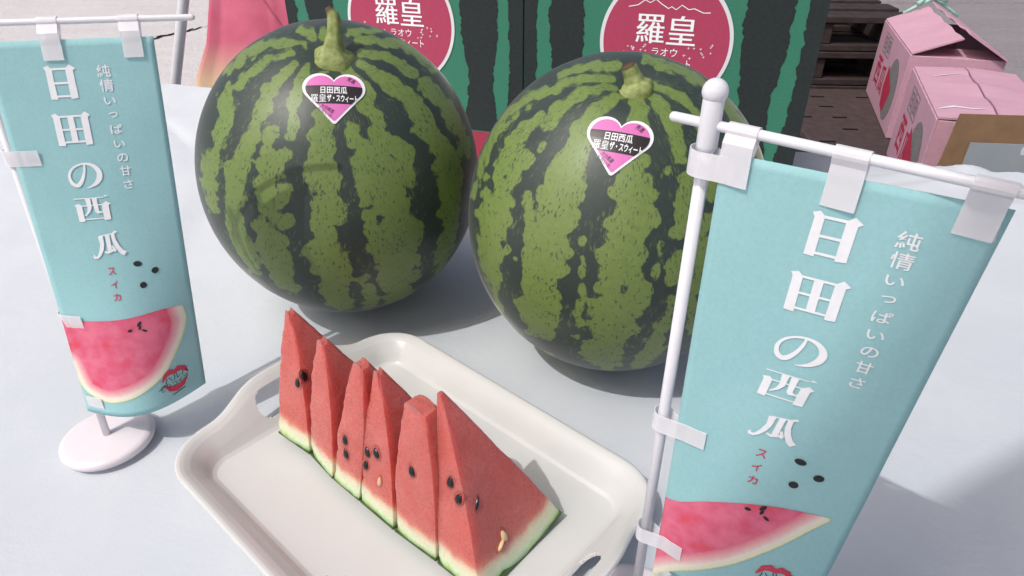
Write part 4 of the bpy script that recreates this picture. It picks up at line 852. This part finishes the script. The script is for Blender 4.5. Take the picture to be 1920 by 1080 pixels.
def make_flag(base, top, L0, L1, R0, R1, sag, vend, bar_dir, bar_a, bar_b, zbar, tabs, side, slice_uv, uvmap, label, extra):
    base, top, L0, L1, R0, R1 = map(Vector, (base, top, L0, L1, R0, R1))
    root = empty('mini_flag', tuple(base))
    inv = -base
    tag(root, label, 'mini flag', 'small teal banner flags on white stands')
    for v in (top, L0, L1, R0, R1): v += inv
    top0 = top.copy()
    lathe('base', [(.004, .0066), (.030, .0068), (.0332, .0062), (.0348, .0046), (.0352, .002), (.0345, .0)][::-1], M_base, root, 64)
    ax = top.normalized()
    rod('pole', Vector((0, 0, .004)), top - ax * .012, .0028, M_pole, root, 20, False)
    # a thicker sleeve that holds the bar, with a ball on top
    s0, s1 = top - ax * .017, top
    rod('sleeve', s0, s1, .0041, M_pole, root, 24, True)
    bm = bmesh.new(); bmesh.ops.create_uvsphere(bm, u_segments=28, v_segments=18, radius=.0049)
    for v in bm.verts: v.co += top + ax * .0035
    from_bm('finial', bm, M_pole, root, True)
    bd = Vector(bar_dir).normalized(); bc = top - ax * (top.z - zbar) / ax.z
    bar = rod('cross_bar', bc + bd * bar_a, bc + bd * bar_b, .0020, M_pole, root, 16, True)
    def surf(u, v):
        a = L0.lerp(L1, v); b = R0.lerp(R1, v); d = b - a
        n = Vector((d.y, -d.x, 0)).normalized()
        s = sag[0] + (sag[1] - sag[0]) * v ** 1.5
        p = a.lerp(b, u) + n * (s * math.sin(math.pi * u) + .0012 * math.sin(7 * v + 4 * u) * v)
        return p
    def fn(x, y):
        u, v = uvmap(x / BW, -y / BH)
        e = .004; p = surf(u, v); n = (surf(u + e, v) - surf(u - e, v)).cross(surf(u, v - e) - surf(u, v + e)).normalized()
        return p, n
    # cloth
    NU, NV = 26, 60; V, F = [], []
    for j in range(NV + 1):
        for i in range(NU + 1): V.append(surf(i / NU, vend * j / NV))
    for j in range(NV):
        for i in range(NU): F.append((j * (NU + 1) + i, (j + 1) * (NU + 1) + i, (j + 1) * (NU + 1) + i + 1, j * (NU + 1) + i + 1))
    bn = mesh('banner', V, F, M_teal, root, True)
    so = bn.modifiers.new('thick', 'SOLIDIFY'); so.thickness = .0004; so.offset = 0
    U = lambda u: u * BW
    Vv = lambda v: -v * BH
    p = Print()
    strokes_hi(p, U(.420), Vv(.091), BW * .172, BH * .072)
    strokes_den(p, U(.420), Vv(.194), BW * .208, BH * .072)
    strokes_no(p, U(.430), Vv(.302), BW * .222, BH * .061)
    strokes_nishi(p, U(.435), Vv(.385), BW * .222, BH * .061)
    strokes_uri(p, U(.490), Vv(.476), BW * .185, BH * .063)
    p.build('lettering', fn, M_wprint, bn, .0005, .006)
    p = Print()
    for ch, v, w, h in zip('純情いっぱいの甘さ', (.069, .101, .135, .167, .200, .235, .268, .300, .333), (.082, .082, .07, .055, .075, .07, .07, .07, .06), (.027, .027, .017, .013, .022, .017, .020, .024, .022)):
        p.text(ch, U(.668 + .09 * v), Vv(v), BW * w, BH * h, .012)
    p.build('slogan', fn, M_wprint, bn, .0005, .006)
    p = Print()
    for ch, v in zip('スイカ', (.548, .584, .618)): p.text(ch, U(.476), Vv(v), BW * .052, BH * .020, .012)
    p.build('red_lettering', fn, M_redprint, bn, .0005, .006)
    for q in ((.662, .538, .0030, .0021, -.2), (.774, .564, .0026, .0024, .3), (.675, .597, .0025, .0024, .6)):
        p = Print(); p.ell(U(q[0]), Vv(q[1]), *q[2:]); p.build('printed_seed', fn, M_blackprint, bn, .0005, .006)
    # the printed slice, bleeding off the pole side
    top_l, rim = slice_uv
    def fn2(x, y):
        u, v = x / BW, -y / BH; e = .004
        pnt = surf(u, v); n = (surf(u + e, v) - surf(u - e, v)).cross(surf(u, v - e) - surf(u, v + e)).normalized()
        return pnt, n
    N = 60
    def resample(pl, n):
        pl = [np.array((U(a), Vv(b))) for a, b in pl]; d = [0]
        for a, b in zip(pl, pl[1:]): d.append(d[-1] + np.linalg.norm(b - a))
        out = []
        for t in np.linspace(0, d[-1], n):
            k = max(i for i in range(len(d)) if d[i] <= t + 1e-12); k = min(k, len(pl) - 2)
            f = (t - d[k]) / max(d[k + 1] - d[k], 1e-9)
            p0, p1, p2, p3 = pl[max(k - 1, 0)], pl[k], pl[k + 1], pl[min(k + 2, len(pl) - 1)]
            out.append(.5 * (2 * p1 + (p2 - p0) * f + (2 * p0 - 5 * p1 + 4 * p2 - p3) * f * f + (3 * p1 - p0 - 3 * p2 + p3) * f ** 3))
        return out
    tp, rm = resample(top_l, N), resample(rim, N)
    V, F, RD = [], [], []
    K = 26; rmA = np.array(rm)
    for i in range(N):
        for j in range(K + 1):
            q = tp[i] * (1 - j / K) + rm[i] * (j / K)
            RD.append(float(np.min(np.linalg.norm(rmA - q, axis=1)))); q = (max(q[0], .0002), q[1])
            P_, n = fn2(*q); V.append(P_ + n * .0005)
    for i in range(N - 1):
        for j in range(K): F.append((i * (K + 1) + j, i * (K + 1) + j + 1, (i + 1) * (K + 1) + j + 1, (i + 1) * (K + 1) + j))
    so = mesh('printed_slice', V, F, M_slprint, bn, True)
    at = so.data.attributes.new('rim', 'FLOAT', 'POINT'); at.data.foreach_set('value', RD)
    cx, cy = extra['sseed']
    for dx, dy, a, b, r in ((0, 0, .0024, .0012, .9), (-.0075, -.004, .0018, .0011, .1), (.003, -.006, .0020, .0009, -.5), (.0, -.003, .0018, .0009, 1.2)):
        p = Print(); p.ell(U(cx) + dx, Vv(cy) + dy, a, b, r); p.build('slice_seed', fn2, M_blackprint, bn, .0008, .006)
    # the red lips mark with black brush writing over it
    cx, cy = extra['lips']; X, Y = U(cx), Vv(cy)
    p = Print()
    p.stroke([(X - .010, Y + .002, .001), (X - .007, Y + .007, .004), (X - .003, Y + .0085, .005), (X, Y + .007, .004), (X + .003, Y + .0085, .005), (X + .007, Y + .007, .004), (X + .010, Y + .002, .001)])
    p.stroke([(X - .009, Y - .002, .001), (X - .005, Y - .0065, .0045), (X, Y - .008, .0055), (X + .005, Y - .0065, .0045), (X + .009, Y - .002, .001)])
    p.build('lips_mark', fn2, M_redprint, bn, .0005, .004)
    p = Print()
    rg = random.Random(3)
    p.text('ハルパ', X + .001, Y + .0032, .019, .0052, .0, .12); p.text('ビリコイプ', X - .001, Y - .0028, .022, .0048, .0, .12)
    p.stroke([(X - .014, Y - .0045, .0004), (X - .010, Y - .0015, .0008), (X - .006, Y - .001, .0004)])
    p.stroke([(X - .004, Y - .0125, .0007), (X + .006, Y - .0105, .0009)])
    p.build('brush_writing', fn2, M_blackprint, bn, .0008, .004)
    # film tabs over the bar
    vt = lambda u, dz: surf(u, dz / (L0.z - L1.z))
    for s in tabs:
        c = bc + bd * s
        nr = Vector((bd.y, -bd.x, 0)).normalized()
        path = []
        u = max(0.0, min(1.0, ((c - L0).dot((R0 - L0))) / (R0 - L0).length_squared))
        bk = surf(u, 0)
        path.append(bk - nr * .0008 + Vector((0, 0, -.012)))
        path.append(bk - nr * .0012)
        for k in range(9):
            w = math.pi * (1.15 - 1.3 * k / 8); path.append(c + (nr * math.cos(w) + Vector((0, 0, 1)) * math.sin(w)) * .0026)
        path += [surf(u, 0) + nr * .0016 + Vector((0, 0, .004)), surf(u, .012) + nr * .0012, surf(u, .042) + nr * .0012]
        ribbon('clip_tab', path, bd, .0118, root)
    for z in side:
        c = ax * (z / ax.z); v = (L0.z - z) / (L0.z - L1.z)
        e = surf(.03, v); dr = (surf(.12, v) - e).normalized(); dr.z = 0; nr = Vector((dr.y, -dr.x, 0)).normalized()
        path = [surf(.14 if z < .28 else .05, v) - nr * .0012, surf(.03, v) - nr * .001]
        for k in range(9):
            w = math.pi * (-.55 - 1.0 * k / 8 * 0 + 0) ; w = -math.pi / 2 - math.pi * k / 8
            path.append(c + (nr * (-math.sin(w) * -1) + dr * math.cos(w)) * (.0060 if z > .28 else .0048))
        path += [surf(.03, v) + nr * .0010, surf(.06, v) + nr * .0009] + ([surf(.09, v) + nr * .0012, surf(.17, v) + nr * .0012] if z < .28 else [])
        ribbon('clip_tab', path, (0, 0, 1), .0105, root)
    return root
sl_left = ([(-.03, .690), (.03, .677), (.20, .680), (.50, .680), (.75, .676), (.92, .683)],
           [(-.03, .81), (.02, .885), (.12, .912), (.25, .922), (.48, .905), (.70, .865), (.86, .79), (.93, .73), (.92, .683)])
make_flag((-.3300, .4045, 0), (-.331, .434, .325), (-.3245, .4295, .308), (-.3345, .4005, .025), (-.2264, .4466, .308), (-.2535, .431, .027), (0, .022), .965,
          (.124, .020, 0), -.014, .130, .318, (.0455, .0925), (.236, .115, .046), sl_left, lambda u, v: (u - .004, v),
          'teal banner flag left of the tray, with its whole round base showing', dict(sseed=(.59, .70), lips=(.775, .895)))
sl_right = ([(-.03, .668), (.08, .664), (.25, .630), (.45, .598), (.65, .578), (.88, .571)],
            [(-.03, .90), (.0, .897), (.15, .845), (.30, .805), (.50, .745), (.70, .668), (.82, .610), (.885, .580), (.88, .571)])
make_flag((.075, .251, 0), (.0755, .252, .325), (.0795, .2435, .308), (.0815, .245, .022), (.158, .193, .308), (.156, .216, .022), (0, .010), .86,
          (.0866, -.07, 0), -.015, .112, .316, (.0135, .052, .094), (.3015, .166, .082), sl_right, lambda u, v: (u + .064 - .084 * (lambda t: t * t * (3 - 2 * t))(min(1, max(0, (v - .28) / .32))), v * (.872 + .10 * math.exp(-v / .12))),
          'teal banner flag in the right foreground, its pole in front of a melon', dict(sseed=(.55, .592), lips=(.72, .76)))

# ------------------------------------------------------------------ green gift cartons
CW, CHH, CD = .39, .36, .34
cX = Vector((.947, -.321, 0)).normalized(); cY = Vector((.321, .947, 0)).normalized(); cN = -cY
CO = Vector((.387, .882, 0)) - cX * CW
YAW = math.atan2(cX.y, cX.x)
def stripe_poly(p, xs, seed, z0=.047, z1=.356, amp=.0032):
    """xs: (height, left, right) knots of a jagged dark stripe"""
    N = 90; L, Rr = [], []
    for k in range(N + 1):
        z = z0 + (z1 - z0) * k / N
        zz = [a[0] for a in xs]; l = float(np.interp(z, zz, [a[1] for a in xs])); r = float(np.interp(z, zz, [a[2] for a in xs]))
        for lst, b, sd in ((L, l, seed), (Rr, r, seed + 40)):
            j = amp * (noise.noise(Vector((z * 210, sd, 0))) * .8 + noise.noise(Vector((z * 60, sd, 5))) * 1.1 + noise.noise(Vector((z * 420, sd, 9))) * .5)
            lst.append((min(max(b + j, .0006), CW - .0006), z) if 0 < b < CW else (b, z))
    p.add(L + Rr, [(i, i + 1, N + 1 + i + 1, N + 1 + i) for i in range(N)])
def gift_carton(org, label, seed):
    root = empty('gift_carton', tuple(org), YAW)
    tag(root, label, 'carton', 'green striped watermelon cartons behind the melons')
    t = .005
    fp = box('front_panel', (CW / 2, t / 2, CHH / 2), (CW, t, CHH), M_boxgreen, root, .0012)
    box('back_panel', (CW / 2, CD - t / 2, CHH / 2), (CW, t, CHH), M_boxgreen, root, .0012)
    for x in (t / 2, CW - t / 2): box('side_panel', (x, CD / 2, CHH / 2), (t, CD - 2 * t, CHH), M_kraft if x > .2 else M_boxgreen, root)
    box('bottom_panel', (CW / 2, CD / 2, t / 2), (CW - 2 * t, CD - 2 * t, t), M_kraft, root)
    box('lid_panel', (CW / 2, CD / 2, CHH - t / 2 - .001), (CW - 2 * t - .001, CD - 2 * t - .001, t), M_boxgreen, root)
    fn = lambda x, y: (Vector((x, 0, y)), Vector((0, -1, 0)))
    p = Print(); p.poly([(.001, .001), (CW - .001, .001), (CW - .001, .045), (.001, .045)]); p.build('base_band', fn, M_boxred, fp, .0004)
    p = Print(); stripe_poly(p, [(.04, 0, .026), (.09, 0, .020), (.2, 0, .018), (.36, 0, .020)], seed); p.build('dark_stripe', fn, M_boxdark, fp, .0006)
    p = Print(); stripe_poly(p, [(.04, .040, .100), (.075, .048, .094), (.12, .045, .088), (.22, .036, .085), (.36, .040, .088)], seed + 1); p.build('dark_stripe', fn, M_boxdark, fp, .0006)
    p = Print(); stripe_poly(p, [(.04, .290, .352), (.08, .300, .348), (.12, .306, .343), (.19, .296, .352), (.24, .294, .352), (.36, .300, .350)], seed + 2); p.build('dark_stripe', fn, M_boxdark, fp, .0006)
    p = Print(); stripe_poly(p, [(.04, .362, CW), (.10, .368, CW), (.16, .370, CW), (.24, .368, CW), (.36, .372, CW)], seed + 3); p.build('dark_stripe', fn, M_boxdark, fp, .0006)
    cx, cz, r = .1975, .198, .088
    p = Print(); p.ell(cx, cz, r, r, 0, 96); lb = p.build('round_label', fn, M_labelw, fp, .0012)
    so = lb.modifiers.new('thick', 'SOLIDIFY'); so.thickness = .0004; so.offset = -1
    p = Print(); p.ell(cx, cz, r * .945, r * .945, 0, 96); p.build('label_field', fn, M_label, root, .0015)
    p = Print()
    for dx in (-.0004, .0004):
        p.text('羅', cx - .0205 + dx, .214, .037, .0365, 0); p.text('皇', cx + .0205 + dx, .214, .037, .0365, 0)
    p.text('ラオウ', cx + .001, .1855, .034, .0105, .0); p.text('ザ・スウィート', cx + .001, .1715, .072, .0115, .0)
    p.build('lettering', fn, M_wprint, root, .0019)
    p = Print()
    mt = [(-.052, .2405), (-.040, .243), (-.031, .2495), (-.024, .2465), (-.017, .251), (-.009, .2455), (.0, .2405), (.004, .243), (.010, .2395), (.017, .2455), (.026, .2405), (.033, .242), (.045, .2375), (.054, .238)]
    p.stroke([(cx + x, z, .0011) for x, z in mt]); p.build('mountain_line', fn, M_wprint, root, .0019)
    p = Print()
    rg = random.Random(seed)
    for sx in (-1, 1):
        for k in range(11):
            x = cx + sx * rg.uniform(.024, .062); z = .186 + rg.uniform(-.008, .008) - (abs(x - cx) - .03) * -.12
            w = rg.uniform(.0012, .0022)
            p.stroke([(x - w, z, .0005), (x + w, z + .0004, .0005)]); p.stroke([(x, z - w, .0005), (x + .0003, z + w, .0005)])
    for k in range(7): p.ell(cx + .006 + k * .0058, .138 + .0015 * math.sin(k * 1.3) + k * .0006, .0032, .0012, .35)
    tag(p.build('star_pattern', fn, M_wprint, root, .0019), kind='stuff')
    return root
gift_carton(CO, 'right-hand green striped carton with its whole round crimson label nearly clear', 11)
gift_carton(CO - cX * (CW + .0025), 'left-hand green striped carton, label half hidden by the long-stemmed melon', 23)

# ------------------------------------------------------------------ tall red banner behind the table
def tall_banner():
    root = empty('tall_banner', (-1.066, 1.72, GZ))
    tag(root, 'red cloth banner on a leaning grey pole behind the table at left', 'banner')
    o = Vector((-1.066, 1.72, GZ))
    d = Vector((.073, 0, .201)).normalized()
    p0 = Vector((-1.074, 1.72, GZ + .01)); L = 2.6
    rod('pole', p0 - o, p0 + d * L - o, .0125, M_post, root, 20, True)
    V, F = [], []
    NU, NV = 28, 40
    for j in range(NV + 1):
        z = -.115 + .80 * (j / NV) ** 1.4
        xl = float(np.interp(z, [-.115, -.077, 0, .03, .124, 1.4], [-.842, -.828, -.782, -.772, -.743, -.40]))
        xr = float(np.interp(z, [-.115, 0, .124, 1.4], [-.50, -.53, -.546, -.20]))
        for i in range(NU + 1):
            u = i / NU; x = xl + (xr - xl) * u
            f = .004 * math.sin(u * 9 + z * 3) + .004 * math.exp(-((u - .13) / .035) ** 2) - .004 * math.exp(-((u - .72) / .03) ** 2)
            yy = 1.80 + .45 * (z + .115); V.append(Vector((x * yy / 1.80, yy + f + .02 * u, z)) - o)
    for j in range(NV):
        for i in range(NU): F.append((j * (NU + 1) + i, j * (NU + 1) + i + 1, (j + 1) * (NU + 1) + i + 1, (j + 1) * (NU + 1) + i))
    # cloth mesh keeps world heights in its own frame so that the cream hem sits at its foot
    c = mesh('cloth', [v + Vector((0, 0, GZ)) for v in V], F, M_nobori, root, True)
    c.location.z = -GZ
    so = c.modifiers.new('thick', 'SOLIDIFY'); so.thickness = .001
    for k in range(2):
        z = .25 + k * .30
        rod('cord', p0 + d * (z - GZ + .02) / d.z - o, Vector((float(np.interp(z, [-.115, .124, 1.4], [-.83, -.743, -.40])) * (1.80 + .45 * (z + .115)) / 1.80 + .01, 1.805 + .45 * (z + .115), z)) - o, .003, M_post, root, 8, True)
tall_banner()

# ------------------------------------------------------------------ pallets
def pallet(loc, rz, label, deck=False):
    root = empty('pallet', loc, rz); tag(root, label, 'pallet', 'brown pallets stacked on the ground')
    W_, D_, H_ = .75, .9, .138
    if deck:
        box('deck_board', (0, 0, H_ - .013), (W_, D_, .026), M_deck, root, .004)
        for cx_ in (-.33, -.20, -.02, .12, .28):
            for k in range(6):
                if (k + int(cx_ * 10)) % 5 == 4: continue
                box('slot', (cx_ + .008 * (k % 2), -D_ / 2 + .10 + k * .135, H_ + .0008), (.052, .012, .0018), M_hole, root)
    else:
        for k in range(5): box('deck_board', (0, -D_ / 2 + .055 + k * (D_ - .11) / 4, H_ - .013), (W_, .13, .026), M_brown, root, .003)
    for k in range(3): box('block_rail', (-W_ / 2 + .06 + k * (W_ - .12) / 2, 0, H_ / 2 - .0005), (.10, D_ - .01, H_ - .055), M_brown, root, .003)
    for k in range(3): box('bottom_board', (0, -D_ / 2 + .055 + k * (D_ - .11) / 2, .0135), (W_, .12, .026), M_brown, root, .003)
    return root
for k in range(4):
    pallet((1.31, 3.39, GZ + .014 + .1405 * k), R(-4), ['lowest pallet of the rear stack beside the pink cartons', 'second pallet up in the rear stack beside the pink cartons', 'third pallet up in the rear stack, just under the top one', 'topmost brown pallet of the rear stack beside the pink cartons'][k])
for k in range(2):
    pallet((1.42, 2.43, GZ + .014 + .1405 * k), R(-4), ['lower pallet of the front stack under the pink cartons', 'brown slotted pallet top that the pink cartons stand on'][k], deck=(k == 1))
PZ = GZ + .014 + .1405 + .138 + .0022

# ------------------------------------------------------------------ pink cartons
def pink_carton(o, ang, L, W, H, label, roof):
    root = empty('pink_carton', o, 0); tag(root, label, 'carton', 'pink watermelon cartons on the pallet')
    d1 = Vector((-math.sin(ang), -math.cos(ang), 0)); d2 = Vector((-d1.y, d1.x, 0)); t = .006
    M = Matrix((( d1.x, d2.x, 0, 0), (d1.y, d2.y, 0, 0), (0, 0, 1, 0), (0, 0, 0, 1)))
    bx = lambda name, c, s, mat=M_pink: box(name, c, s, mat, root, .0012, M)
    bx('side_panel', (L / 2, t / 2, H / 2), (L, t, H)); bx('side_panel', (L / 2, W - t / 2, H / 2), (L, t, H))
    bx('end_panel', (t / 2, W / 2, H / 2 - .001), (t, W - 2 * t, H - .002)); bx('end_panel', (L - t / 2, W / 2, H / 2 - .001), (t, W - 2 * t, H - .002))
    bx('bottom_panel', (L / 2, W / 2, t / 2), (L - 2 * t, W - 2 * t, t), M_kraft)
    P = lambda a, b, z: d1 * a + d2 * b + Vector((0, 0, z))
    def flap(b0, b1, z0, z1, a0=0, a1=L, name='flap', droop=0.0):
        V = []; N = 10
        for i in range(N + 1):
            a = a0 + (a1 - a0) * i / N
            for k in range(4):
                u = k / 3; V.append(P(a, b0 + (b1 - b0) * u, z0 + (z1 - z0) * u + droop * i / N * u + .003 * math.sin(5 * a * 7 + b0) * u))
        F = [(i * 4 + k, (i + 1) * 4 + k, (i + 1) * 4 + k + 1, i * 4 + k + 1) for i in range(N) for k in range(3)]
        f = mesh(name, V, F, M_pink, root); s = f.modifiers.new('thick', 'SOLIDIFY'); s.thickness = .005; s.offset = 0
        return f
    if roof:
        flap(.003, W * .50, H + .003, H + .056, name='top_flap'); flap(W - .003, W * .52, H + .003, H + .075, -.01, L + .02, name='top_flap', droop=.004)
        # one end flap hangs inwards under the ridge
        fl = mesh('end_flap', [P(L - .008, .012, H - .004), P(L - .008, W - .012, H - .004), P(L - .12, W - .02, H + .004), P(L - .12, .02, H + .004)], [(0, 1, 2, 3)], M_pink, root)
        s = fl.modifiers.new('thick', 'SOLIDIFY'); s.thickness = .004
        V, F = tube_vf([P(.01, W * .2, H + .03), P(0.0, W * .40, H + .066), P(.012, W * .52, H + .088), P(.0, W * .66, H + .07), P(.01, W * .9, H + .03)], .006, 10); mesh('packing_cord', V, F, M_cord, root, True)
        V, F = tube_vf([P(.02, W * .34, H + .068), P(.0, W * .45, H + .088), P(.03, W * .56, H + .094), P(.015, W * .70, H + .082)], .008, 10); mesh('packing_cord', V, F, M_cord, root, True)
    else:
        flap(.003, W * .493, H + .003, H + .010, name='top_flap'); flap(W - .003, W * .507, H + .003, H + .012, name='top_flap')
        p = Print()
        p.stroke([(.12, .04, .003), (.10, .07, .006), (.085, .10, .004), (.09, .13, .002)]); p.stroke([(L - .07, .01, .004), (L - .10, .05, .014), (L - .085, .09, .008), (L - .09, .12, .003)])
        p.build('pale_mark', lambda x, y: (P(x, y, H + .0035 + .0143 * y / W * 1.0), Vector((0, 0, 1))), M_labelw, root, .0033)  # pale curved strokes on the closed flaps
    # print on the long side
    fn = lambda x, y: (P(x, 0, y), -d2)
    p = Print()
    for ch, x in (('日', .155), ('田', .235)):
        z = H * .80; p.stroke([(x - .034, z - .034, .005), (x + .034, z - .034, .005), (x + .034, z + .034, .005), (x - .034, z + .034, .005), (x - .034, z - .034, .005)]); p.text(ch, x, z, .04, .046, .03)
    p.build('grey_lettering', fn, M_greyprint, root, .0006)
    p = Print(); p.text('西', .14, H * .42, .10, .105, .02); p.text('瓜', .26, H * .40, .10, .105, .02)
    p.build('red_lettering', fn, M_pinkred, root, .0006)
    p = Print(); p.ell(L * .735, H * .44, .098, .105, 0, 40); mp = p.build('melon_drawing', fn, M_greyprint, root, .0006)
    p = Print(); p.add([(L * .72 - .10, H * .44 + .06), (L * .72 + .03, H * .44), (L * .72 - .02, H * .44 - .09), (L * .72 - .085, H * .44 - .08), (L * .72 - .115, H * .44 - .02)], [(0, 1, 2, 3, 4)][:1])
    p.build('slice_drawing', fn, M_pinkred, root, .0012)
    return root
pink_carton((1.485, 2.85, PZ), R(18), .61, .275, .28, 'rear pink carton with raised roof-like flaps and a mint cord on top', True)
pink_carton((1.235, 2.13, PZ - .012), R(21), .53, .275, .285, 'front pink carton with flat closed flaps, beside the open brown box', False)

# ------------------------------------------------------------------ open brown carton
def open_carton():
    root = empty('open_carton', (1.03, 1.535, GZ)); tag(root, 'open brown carton with a flap standing up in front of the pink cartons', 'carton')
    a = R(-6); dx = Vector((math.cos(a), math.sin(a), 0)); dy = Vector((-dx.y, dx.x, 0)); M = Matrix(((dx.x, dy.x, 0, 0), (dx.y, dy.y, 0, 0), (0, 0, 1, 0), (0, 0, 0, 1)))
    W_, D_, H_ = .46, .32, .43
    box('back_panel', (W_ / 2, -.003, H_ / 2), (W_, .006, H_), M_kraft, root, 0, M)
    box('front_panel', (W_ / 2, -D_ + .003, H_ / 2), (W_, .006, H_), M_kraft, root, 0, M)
    box('side_panel', (.003, -D_ / 2, H_ / 2), (.006, D_ - .012, H_), M_kraft, root, 0, M); box('side_panel', (W_ - .003, -D_ / 2, H_ / 2), (.006, D_ - .012, H_), M_kraft, root, 0, M)
    box('bottom_panel', (W_ / 2, -D_ / 2, .004), (W_ - .012, D_ - .012, .006), M_kraft, root, 0, M)
    V = [M @ Vector(v) for v in ((-.012, -.003, H_), (W_, -.003, H_), (W_, .016, H_ + .178), (.012, .016, H_ + .178))]
    f = mesh('back_flap', V, [(0, 1, 2, 3)], M_kraft, root); s = f.modifiers.new('thick', 'SOLIDIFY'); s.thickness = .005
    b = empty('clipboard', (1.03, 1.535, GZ)); tag(b, 'grey board with a punched white tab leaning inside the open brown carton', 'board')
    V = [M @ Vector(v) for v in ((.030, -.030, H_ - .14), (W_ - .03, -.030, H_ - .14), (W_ - .03, .0035, H_ + .115), (.048, .0035, H_ + .115))]
    f = mesh('board', V, [(0, 1, 2, 3)], M_greyboard, b); s = f.modifiers.new('thick', 'SOLIDIFY'); s.thickness = .004; s.offset = 1
    cxx, czz = .178, H_ + .10
    P = []
    for k in range(13):
        w = math.pi * k / 12; P.append((cxx + .014 * math.cos(w), czz + .014 * math.sin(w)))
    P += [(cxx - .010, czz - .05), (cxx, czz - .06), (cxx + .010, czz - .05)]
    tg = mesh('punched_tab', [M @ Vector((x, -.004 + (z - H_) * .02, z)) for x, z in P], [tuple(range(len(P)))], M_labelw, b)
    s = tg.modifiers.new('thick', 'SOLIDIFY'); s.thickness = .0015; s.offset = 1
    n = 12; mesh('punch_hole', [M @ Vector((cxx + .004 * math.cos(2 * math.pi * k / n), -.0075 + (czz - H_) * .02, czz + .004 * math.sin(2 * math.pi * k / n))) for k in range(n)], [tuple(range(n))], M_hole, b)
open_carton()

# ------------------------------------------------------------------ unseen sheet added to cast the shade on the near right of the cloth
def shade_sheet():
    k = 2.2 / math.tan(R(SUN_EL)); sh = Vector((-math.cos(R(SUN_AZ)), -math.sin(R(SUN_AZ)), 0)) * k
    p0 = Vector((.270, .330, 0)); d = Vector((.92, .39, 0)).normalized(); nrm = Vector((d.y, -d.x, 0))
    q = [p0 - d * 2.2, p0 + d * 2.6, p0 + d * 2.6 + nrm * 2.4, p0 - d * 2.2 + nrm * 2.4]
    root = empty('shade_caster', tuple(p0 + sh + nrm * 1.2 + Vector((0, 0, GZ)))); o = root.location
    tag(root, 'unseen sheet on poles, added to shade the near right of the cloth', 'shade_sheet')
    V = [v + sh + Vector((0, 0, 2.2)) - o for v in q]
    V = []
    N = 24
    for i in range(N + 1):
        for j in range(N + 1):
            u, w = i / N, j / N
            v = (q[0] * (1 - u) + q[1] * u) * (1 - w) + (q[3] * (1 - u) + q[2] * u) * w
            wav = .010 * math.sin(u * 60) * (1 - w) ** 8
            V.append(v + nrm * wav + sh + Vector((0, 0, 2.2 + .25 * math.sin(math.pi * u) * math.sin(math.pi * w))) - o)
    F = [(i * (N + 1) + j, i * (N + 1) + j + 1, (i + 1) * (N + 1) + j + 1, (i + 1) * (N + 1) + j) for i in range(N) for j in range(N)]
    mesh('shade_cloth', V, F, M_shade_sheet, root, True)
    for c in (q[2], q[3]):
        b = c + sh - o; b.z = 0
        rod('pole', b, b + Vector((0, 0, 2.2 - GZ)), .02, M_post, root, 12, False)  # posts of the added sheet
shade_sheet()
